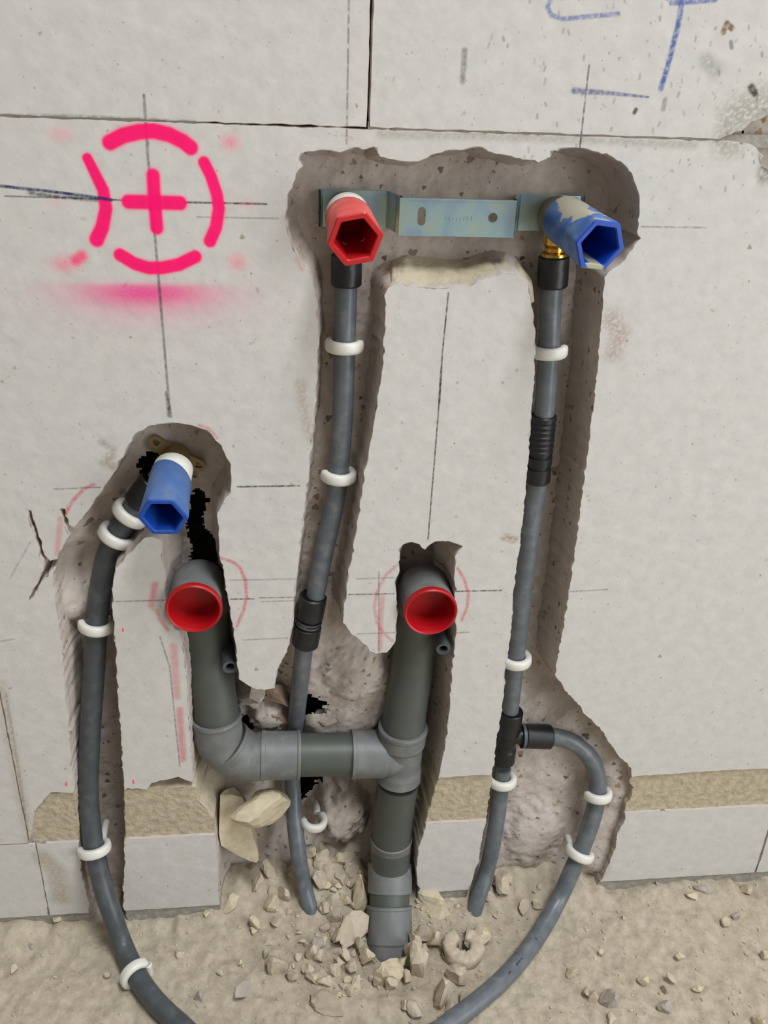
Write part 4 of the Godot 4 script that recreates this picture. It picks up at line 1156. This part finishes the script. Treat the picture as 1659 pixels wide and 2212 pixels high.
# ---------------------------------------------------------------- marks and materials
func draw_marks() -> void:
	marks = Image.create(MARK_PIX, MARK_PIX, false, Image.FORMAT_RGBA8)
	marks.fill(Color(0.72, 0.7, 0.66, 0.0))
	var lead := Color(0.22, 0.22, 0.22)
	var navy := Color(0.16, 0.2, 0.38)
	var biro := Color(0.36, 0.42, 0.64)
	var crayon := Color(0.80, 0.36, 0.41)
	var pink := Color(1.0, 0.07, 0.44)
	var tan_ := Color(0.62, 0.56, 0.46)
	# smears of mortar and dirt
	stroke(mm([-237.4,296.6,-237.9,236.7,-238.1,172.1,-237.9,117.4]), 9.0, tan_, 0.35, 0.9, 0.5)
	stroke(mm([-234.4,286.8,-235.5,215.5,-238.4,132.2]), 2.0, Color(0.5, 0.46, 0.4), 0.35, 0.8, 0.6)
	stroke(mm([-230,95.8,-219.8,76.6,-220.2,38.6]), 16.0, tan_, 0.5, 0.7, 0.4)
	stroke(mm([-111.3,152.4,-137.4,139.7,-96,127.9]), 14.0, Color(0.6, 0.53, 0.42), 0.35, 0.7, 0.7)
	stroke(mm([117,782,117.1,773.6,116.9,764.3]), 3.2, Color(0.45, 0.45, 0.43), 0.6, 0.6, 0.4)
	stroke(mm([276.7,782.2,284.2,777.1]), 9.0, Color(0.5, 0.52, 0.48), 0.4, 0.9, 0.6)
	stroke(mm([289.8,801.3,286.1,803.8,284.7,799]), 3.4, Color(0.5, 0.4, 0.28), 0.8, 0.4, 0.4)
	stroke(mm([253.3,758.1,253.1,752.5]), 2.8, Color(0.5, 0.5, 0.46), 0.6, 0.5, 0.2)
	stroke(mm([234.5,751.6,233.8,749.9]), 2.4, Color(0.3, 0.3, 0.28), 0.9, 0.4, 0.0)
	stroke(mm([291,793.5,292.3,790.3]), 2.2, Color(0.45, 0.44, 0.4), 0.7, 0.5, 0.0)
	stroke(mm([-132.5,515.5,-124.8,509.9]), 5.0, Color(0.52, 0.5, 0.46), 0.4, 0.9, 0.5)
	stroke(mm([-127,504.3,-132.5,498.7,-124.5,494.9]), 7.0, Color(0.62, 0.55, 0.45), 0.45, 0.8, 0.9)
	stroke(mm([240.1,610.9,248.9,600.5,245.8,586.4]), 14.0, Color(0.6, 0.46, 0.42), 0.4, 0.9, 1.0)
	stroke(mm([178.9,429.9,186.9,427.6]), 6.0, Color(0.6, 0.5, 0.36), 0.6, 0.7, 1.0)
	stroke(mm([13.5,560.5,16.9,535.2,21,516.6]), 8.0, Color(0.62, 0.54, 0.44), 0.35, 0.9, 1.0)
	stroke(mm([317.2,66.4,321,25.9]), 16.0, tan_, 0.4, 0.9, 0.7)
	stroke(mm([65.1,731.2,120.1,732.3,195.3,732.3,279.3,731.3]), 5.0, Color(0.62, 0.62, 0.58), 0.5, 0.8, 0.5)
	stroke(mm([303,735.5,304.7,750,319.6,756.1,329.2,742.1]), 22.0, Color(0.56, 0.53, 0.47), 0.5, 0.9, 1.2)
	stroke(mm([311,767.6,314.3,764.4]), 4.6, Color(0.3, 0.28, 0.24), 0.85, 0.4, 0.3)
	stroke(mm([331.5,727.5,333.5,712.6]), 9.0, Color(0.45, 0.42, 0.37), 0.6, 0.8, 1.0)
	rng.seed = 99
	for i in 130:
		var q := Vector2(rng.randf_range(0.13, 0.40), rng.randf_range(0.70, 0.82))
		stroke(PackedVector2Array([q, q + Vector2(rng.randf_range(-0.001, 0.001), rng.randf_range(0.0005, 0.003))]), rng.randf_range(0.6, 1.5), Color(0.45, 0.41, 0.36), rng.randf_range(0.2, 0.55), 0.6)
	for i in 160:
		var q := Vector2(rng.randf_range(-0.3, 0.55), rng.randf_range(0.03, 0.80))
		stroke(PackedVector2Array([q, q + Vector2(rng.randf_range(-0.002, 0.002), rng.randf_range(-0.001, 0.002))]), rng.randf_range(0.7, 2.0), Color(0.5, 0.46, 0.40), rng.randf_range(0.15, 0.45), 0.7)
	stroke(mm([-171.5,735.1,-129.8,736,-53.1,735.2]), 1.6, Color(0.4, 0.4, 0.36), 0.5, 0.8, 0.9)
	# spray paint
	mist(mm([-92,626.1]), 0.050, 0.011, Color(0.93, 0.2, 0.55), 0.85, true)
	mist(mm([-92.3,621.9]), 0.075, 0.024, Color(0.95, 0.35, 0.6), 0.30, true)
	for k in [[mm([-136.7,725.1]), 0.010, 0.006, 0.22], [mm([-31.2,723.6]), 0.007, 0.006, 0.42], [mm([-29.5,647.7]), 0.008, 0.007, 0.36], [mm([-21.2,686]), 0.008, 0.004, 0.22], [mm([-144.6,684.2]), 0.008, 0.004, 0.14], [mm([-143.5,644.6]), 0.012, 0.007, 0.4]]:
		mist(k[0], k[1], k[2], pink, k[3])
	# pencil lines
	stroke(mm([-83.5,749.4,-83.9,715.7,-83.2,660.8,-82.7,604.3,-82.1,539]), 1.5, lead, 0.55, 0.5, 0.35)
	stroke(mm([-83.7,555,-82.3,536.5]), [1.4, 3.4], lead, 0.6, 0.5, 0.35)
	stroke(mm([-175.9,687.2,-141.3,687.2,-100.4,686.4]), 0.8, lead, 0.7, 0.4, 0.3)
	stroke(mm([-161.2,689.8,-144.1,687.7,-116.6,686]), 2.0, lead, 0.6, 0.6, 0.7)
	stroke(mm([-63.4,686.1,-37.8,686.2,-9,686.2]), 1.0, lead, 0.75, 0.4, 0.4)
	stroke(mm([-54.9,676.9,-1.5,677.2]), 0.8, lead, 0.35, 0.5, 0.5)
	stroke(mm([117.7,628.9,116.4,585.6,116.6,546.2,116,484.8,115.4,428.9]), 0.9, lead, 0.75, 0.4, 0.4)
	stroke(mm([116.5,573.3,116.6,546.2]), 1.5, lead, 0.7, 0.4, 0.4)
	stroke(mm([43.3,806.3,43.4,776.1,43.5,725]), 1.0, lead, 0.45, 0.5, 1.1)
	stroke(mm([198.9,776.6,199.2,757.7,199.8,727.3]), 0.9, lead, 0.65, 0.5, 0.7)
	stroke(mm([251.4,677.1,298.9,677.4]), 0.9, lead, 0.4, 0.5, 0.8)
	stroke(mm([-171.8,477.7,-137.9,478.9]), 0.8, lead, 0.5, 0.5, 0.6)
	stroke(mm([-35.5,478.1,11.5,478.4]), 1.1, lead, 0.75, 0.4, 0.6)
	stroke(mm([-214.9,400,-194.7,432.9]), 1.2, lead, 0.25, 0.6, 0.6)
	stroke(mm([-230.7,341,-219.6,342.9]), 1.2, lead, 0.3, 0.6, 0.6)
	for l in [[mm([-135.8,376.6,-95.5,376.8]), 0.45], [mm([-44.1,394.4,9.2,394.3]), 0.35], [mm([-44.4,376.2,-25.7,376.1]), 0.75], [mm([-21.1,376.9,9.1,376.5]), 0.5], [mm([-19.3,373.2,9.1,373.3]), 0.4], [mm([-35.6,335.5,1.1,336.1]), 0.4], [mm([52.2,378,89.7,377.8]), 0.65], [mm([142.5,378.7,181,378.6]), 0.75], [mm([238.9,375.6,274.2,377]), 0.45], [mm([58.4,393.1,89.8,393.6]), 0.35], [mm([59.8,338.3,93.4,338.6]), 0.4], [mm([145.7,336.3,156.6,336.9]), 0.4], [mm([-103.7,341.1,-97.9,310.1,-97.2,239.7,-96.5,199.4]), 0.45]]:
		stroke(l[0], 1.0, lead, l[1], 0.5, 0.6)
	stroke(mm([76.5,399.3,79.4,318.8]), 1.2, lead, 0.4, 0.5, 0.5)
	# crayon
	for l in [[mm([91.5,406,82,395.6,75.7,380.1,73.8,365.5,76.8,349.1,83.5,337,93.1,328]), 2.4, 0.45], [mm([141.9,401.3,148.2,390.8,152.9,377,153.2,363.1,149.2,349.1]), 2.4, 0.55], [mm([80.5,374.5,79.7,356,80.2,321.2]), 3.6, 0.45], [mm([-50.2,414.8,-42.3,412.1,-35.9,406.3,-31.9,393.2,-31.6,377.6,-34.7,364.2,-40.5,349.6]), 2.4, 0.6], [mm([-61.4,528.8,-54.8,526.2,-49.1,518.8]), 2.2, 0.5], [mm([-141.8,481.3,-149.9,477.5,-159.6,467.1,-166,455.7]), 2.4, 0.6], [mm([-169.8,452.6,-176,422.2]), 4.0, 0.4], [mm([-103.9,392,-108.4,371.8]), 5.0, 0.55], [mm([-104.3,367.2,-102.1,357.2,-96.8,347.8]), 3.0, 0.5], [mm([-93.4,331.4,-93.6,305.1,-93.9,278]), 6.0, 0.42], [mm([-92.8,264.3,-93.2,207.4]), 5.5, 0.55], [mm([41,730.5,47.1,727.9]), 2.0, 0.2], [mm([10.7,650.3,14.4,644.1]), 3.0, 0.3]]:
		stroke(l[0], l[1], crayon, l[2], 0.7, 0.45 if l[1] < 3.0 else 0.15)
	for q in [mm([-133.1,350,-132.9,347.7]), mm([-138.9,185.4,-138.8,181.5]), mm([-197.4,186.2,-197.9,182.4])]:
		stroke(q, 1.1, Color(1.0, 0.15, 0.25), 0.9, 0.4, 0.0)
	# the sprayed cross hair
	for l in [[mm([-107,721.3,-98.3,725.7,-88.1,728.2,-79.4,729,-69.5,727.1,-61.1,723.2,-56.6,719.8]), 9.3], [mm([-48.6,711.1,-44.6,702.7,-41.2,691.3,-40.4,682.6,-42.8,670.7,-47.2,661.5]), [7.4, 8.2]], [mm([-106.9,651.3,-98,645.7,-89.1,643,-79.9,643.2,-69,645.5,-57.6,651]), 8.6], [mm([-121.8,711.6,-117.9,702.2,-113.9,692.4,-113.3,680.9,-116.9,669.1,-121.3,661]), [6.2, 9.4]], [mm([-98.5,685.6,-65.5,685.5]), 9.0], [mm([-81.5,702.3,-81.8,690.3,-81.6,669.3]), 8.4]]:
		stroke(l[0], l[1], Color(1.0, 0.3, 0.55), 0.5, 0.75)
		stroke(l[0], l[1], pink, 0.97, 0.2)
	stroke(mm([-132,650.3,-135.9,647.5]), 7.0, pink, 0.75, 0.7)
	# marker writing, cut by the top of the picture
	stroke(mm([-177.8,693.4,-149.5,691,-126.6,688.7,-109.3,686.5]), 1.6, navy, 0.85, 0.4, 0.3)
	stroke(mm([171.3,819.3,169.2,812.9,167.4,808.1,170.4,803.7,178.1,801.9,194.3,803.9,213.5,806.2]), 2.4, biro, 0.6, 0.5, 0.6)
	stroke(mm([253.6,817.8,253.9,802.5,252.8,792,251.3,777.2,249.2,764.9]), 3.2, biro, 0.85, 0.5, 0.5)
	stroke(mm([247.1,813.8,262.1,815.2,275.5,816.8]), 3.0, biro, 0.7, 0.5, 0.6)
	stroke(mm([190.9,761.5,213.1,760.9,241.7,759.4]), [3.6, 1.0], Color(0.4, 0.4, 0.56), 0.7, 0.5, 0.6)

func build_materials() -> void:
	var relief := noise_tex(0.03, FastNoiseLite.TYPE_SIMPLEX, [], 3, 512, 5)
	var pits := noise_tex(0.03, FastNoiseLite.TYPE_SIMPLEX_SMOOTH, [], 9, 512, 6)
	var face_img := stone_image(1024, Color(0.80, 0.79, 0.775), 0.045, [[900, 0.7, 2.2, Color(0.55, 0.52, 0.47), 0.5], [70, 1.2, 4.5, Color(0.5, 0.45, 0.38), 0.55], [24, 2.0, 9.0, Color(0.86, 0.85, 0.82), 0.4]], 11)
	M.face = stone_material(face_img, 0.36, relief, 0.03, 0.95, true)
	M.face.detail_enabled = true
	M.face.detail_uv_layer = BaseMaterial3D.DETAIL_UV_2
	M.face.detail_blend_mode = BaseMaterial3D.BLEND_MODE_MIX
	draw_marks()
	M.face.detail_albedo = ImageTexture.create_from_image(marks)
	M.face.texture_repeat = true
	M.face_plain = stone_material(face_img, 0.36, relief, 0.0)
	var cut_img := stone_image(1024, Color(0.74, 0.70, 0.67), 0.09, [[1100, 0.8, 2.8, Color(0.42, 0.36, 0.31), 0.65], [330, 2.0, 11.0, Color(0.35, 0.30, 0.26), 0.8], [110, 3.0, 11.0, Color(0.53, 0.43, 0.29), 0.75], [260, 1.0, 6.0, Color(0.76, 0.72, 0.68), 0.5]], 21)
	M.cut = stone_material(cut_img, 0.30, pits, 0.0)
	M.cut_back = stone_material(cut_img, 0.30, pits, 0.10, 0.95, true)
	M.mortar = stone_material(stone_image(512, Color(0.715, 0.67, 0.58), 0.14, [[1100, 0.7, 3.0, Color(0.55, 0.48, 0.37), 0.55], [500, 0.7, 3.0, Color(0.8, 0.75, 0.66), 0.5]], 31), 0.12, pits, 0.07)
	M.grey_mortar = stone_material(stone_image(512, Color(0.60, 0.585, 0.55), 0.12, [[700, 0.7, 2.5, Color(0.45, 0.43, 0.4), 0.5]], 32), 0.14, pits, 0.08)
	M.sandy = stone_material(stone_image(512, Color(0.74, 0.70, 0.61), 0.09, [[700, 0.7, 2.5, Color(0.6, 0.53, 0.42), 0.5]], 33), 0.14, pits, 0.12)
	var sand_img := (stone_image(1024, Color(0.69, 0.645, 0.575), 0.12, [[2600, 0.7, 3.0, Color(0.56, 0.48, 0.38), 0.5], [1400, 0.7, 4.0, Color(0.80, 0.74, 0.66), 0.6], [50, 3.0, 10.0, Color(0.76, 0.70, 0.62), 0.5]], 41))
	M.sand = stone_material(sand_img, 0.28, pits, 0.0)
	M.sand_mapped = stone_material(sand_img, 0.28, pits, 0.14, 0.95, true)
	var tones := [Color(0.735, 0.685, 0.61), Color(0.77, 0.72, 0.62), Color(0.62, 0.54, 0.48), Color(0.65, 0.61, 0.575)]
	for i in 4:
		M["rock%d" % i] = stone_material(stone_image(512, tones[i], 0.12, [[500, 0.7, 3.0, tones[i] * 0.75, 0.5]], 51 + i), 0.10, pits, 0.0)
	M.pipe = plastic(Color(0.33, 0.36, 0.39), Color(0.56, 0.56, 0.55), 0.75, 0.36, 0.02, 7)
	M.pipe_dark = plastic(Color(0.24, 0.265, 0.285), Color(0.46, 0.46, 0.45), 0.6, 0.42, 0.02, 8)
	M.drain = plastic(Color(0.295, 0.315, 0.29), Color(0.36, 0.37, 0.345), 0.7, 0.48, 0.008, 9)
	M.drain_fit = plastic(Color(0.40, 0.415, 0.42), Color(0.56, 0.55, 0.53), 0.8, 0.5, 0.014, 10)
	M.black = plastic(Color(0.07, 0.075, 0.085), Color(0.22, 0.22, 0.22), 0.5, 0.4, 0.02, 11)
	M.dark_grey = plain(Color(0.3, 0.32, 0.34), 0.45)
	M.nylon = plain(Color(0.86, 0.85, 0.82), 0.42)
	M.nylon.subsurf_scatter_enabled = true
	M.nylon.subsurf_scatter_strength = 0.15
	M.white = plain(Color(0.88, 0.875, 0.84), 0.5)
	M.zinc = plain(Color(0.72, 0.80, 0.82), 0.34, 0.8)
	M.zinc.albedo_texture = noise_tex(0.012, FastNoiseLite.TYPE_SIMPLEX_SMOOTH, [[0.2, Color(0.90, 0.93, 1.0)], [0.5, Color(0.95, 1.0, 1.0)], [0.8, Color(1.0, 1.0, 0.95)]], 61, 256, 3)
	M.zinc.uv1_triplanar = true; M.zinc.uv1_world_triplanar = true; M.zinc.uv1_scale = Vector3.ONE / 0.1
	M.brass = plain(Color(0.83, 0.66, 0.33), 0.22, 1.0)
	M.brass_dull = plain(Color(0.55, 0.47, 0.33), 0.5, 0.6)
	M.red = plastic(Color(0.74, 0.08, 0.11), Color(0.80, 0.32, 0.32), 0.3, 0.45, 0.02, 71)
	M.red_dusty = plastic(Color(0.82, 0.28, 0.27), Color(0.86, 0.58, 0.54), 0.9, 0.6, 0.01, 72)
	M.red_cap = plastic(Color(0.68, 0.05, 0.09), Color(0.66, 0.12, 0.13), 0.4, 0.4, 0.02, 73)
	M.blue = plastic(Color(0.06, 0.27, 0.66), Color(0.30, 0.45, 0.70), 0.3, 0.42, 0.02, 74)
	M.blue_dusty = plastic(Color(0.24, 0.38, 0.62), Color(0.48, 0.54, 0.62), 0.8, 0.65, 0.012, 75)
	# the plug spattered with mortar: patches along its upper side and on the lower rim
	var spat := FastNoiseLite.new()
	spat.seed = 5; spat.frequency = 0.014; spat.fractal_octaves = 5
	for k in 2:
		var img := Image.create(256, 256, false, Image.FORMAT_RGB8)
		for y in 256:
			for x in 256:
				var an := x / 256.0
				var here := 0.0
				if k == 0: here = 1.0 - absf(an - 0.29) / 0.16 - 0.55 * (y / 256.0)
				else: here = 0.75 - absf(an - 0.72) / 0.17
				var v := spat.get_noise_2d(x * 1.2, y * (1.2 if k == 0 else 0.3) + 300.0 * k) * 0.9 + here
				var base := (Color(0.22, 0.38, 0.64) if k == 0 else Color(0.05, 0.27, 0.68)).lerp(Color(0.45, 0.52, 0.62), clampf(0.3 + spat.get_noise_2d(x * 2.0, y * 2.0 + 900.0), 0.0, 0.7) if k == 0 else 0.0)
				img.set_pixel(x, y, base.lerp(Color(0.66, 0.64, 0.57), smoothstep(0.32, 0.42, v)))
		var m := plain(Color.WHITE, 0.6 if k == 0 else 0.45)
		m.albedo_texture = ImageTexture.create_from_image(img)
		M["blue_dust" if k == 0 else "blue_rim"] = m
	M.room = plain(Color(0.52, 0.51, 0.49), 0.95, 0.0, 0.2)
	M.pane = plain(Color(0.95, 0.98, 0.97, 0.08), 0.02)
	M.pane.transparency = BaseMaterial3D.TRANSPARENCY_ALPHA

func _ready() -> void:
	# camera
	var cam := Camera3D.new()
	cam.name = "camera"
	cam.fov = 59.232
	cam.near = 0.02
	cam.transform = Transform3D(Basis(Vector3(0.993805, 0.038746, 0.104167), Vector3(0.013461, 0.888400, -0.458872), Vector3(-0.110322, 0.457431, 0.882375)), Vector3(0.0, 0.781, 0.63))
	add_child(cam)
	cam.current = true
	# overcast daylight through the window on the right and the roof window
	var env := Environment.new()
	env.background_mode = Environment.BG_SKY
	var sky := Sky.new()
	var sm := ProceduralSkyMaterial.new()
	sm.sky_top_color = Color(0.80, 0.86, 0.93)
	sm.sky_horizon_color = Color(0.90, 0.92, 0.93)
	sm.ground_bottom_color = Color(0.45, 0.43, 0.40)
	sm.ground_horizon_color = Color(0.6, 0.58, 0.55)
	sky.sky_material = sm
	env.sky = sky
	env.tonemap_mode = Environment.TONE_MAPPER_LINEAR
	env.tonemap_exposure = 1.0
	env.background_energy_multiplier = 1.0
	env.sdfgi_enabled = true
	env.ssao_enabled = true
	env.ssil_enabled = true
	var we := WorldEnvironment.new()
	we.environment = env
	add_child(we)
	var day := AreaLight3D.new()
	day.name = "window_daylight"
	day.area_size = Vector2(WIN_Z1 - WIN_Z0 - 0.1, WIN_Y1 - WIN_Y0 - 0.1)
	day.area_normalize_energy = true
	day.light_energy = 2.0
	day.light_color = Color(0.99, 1.0, 1.0)
	day.area_range = 8.0
	day.shadow_enabled = true
	day.position = Vector3(EAST - 0.01, (WIN_Y0 + WIN_Y1) * 0.5, (WIN_Z0 + WIN_Z1) * 0.5)
	day.rotation.y = PI / 2
	add_child(day)
	var high := AreaLight3D.new()
	high.name = "roof_window_daylight"
	high.area_size = Vector2(ROOF_X1 - ROOF_X0 - 0.1, ROOF_Z1 - ROOF_Z0 - 0.1)
	high.area_normalize_energy = true
	high.light_energy = 9.6
	high.light_color = Color(0.98, 0.99, 1.0)
	high.area_range = 8.0
	high.shadow_enabled = true
	high.position = Vector3((ROOF_X0 + ROOF_X1) * 0.5, ROOM_H - 0.01, (ROOF_Z0 + ROOF_Z1) * 0.5)
	high.rotation.x = -PI / 2
	add_child(high)
	# noise used for rough edges
	grain.seed = 3; grain.frequency = 0.05; grain.fractal_octaves = 3
	coarse.seed = 8; coarse.frequency = 0.02; coarse.fractal_octaves = 3
	build_materials()
	build_wall()
	build_floor()
	build_room()
	build_drain()
	build_water()
	build_fittings()
	build_rubble()
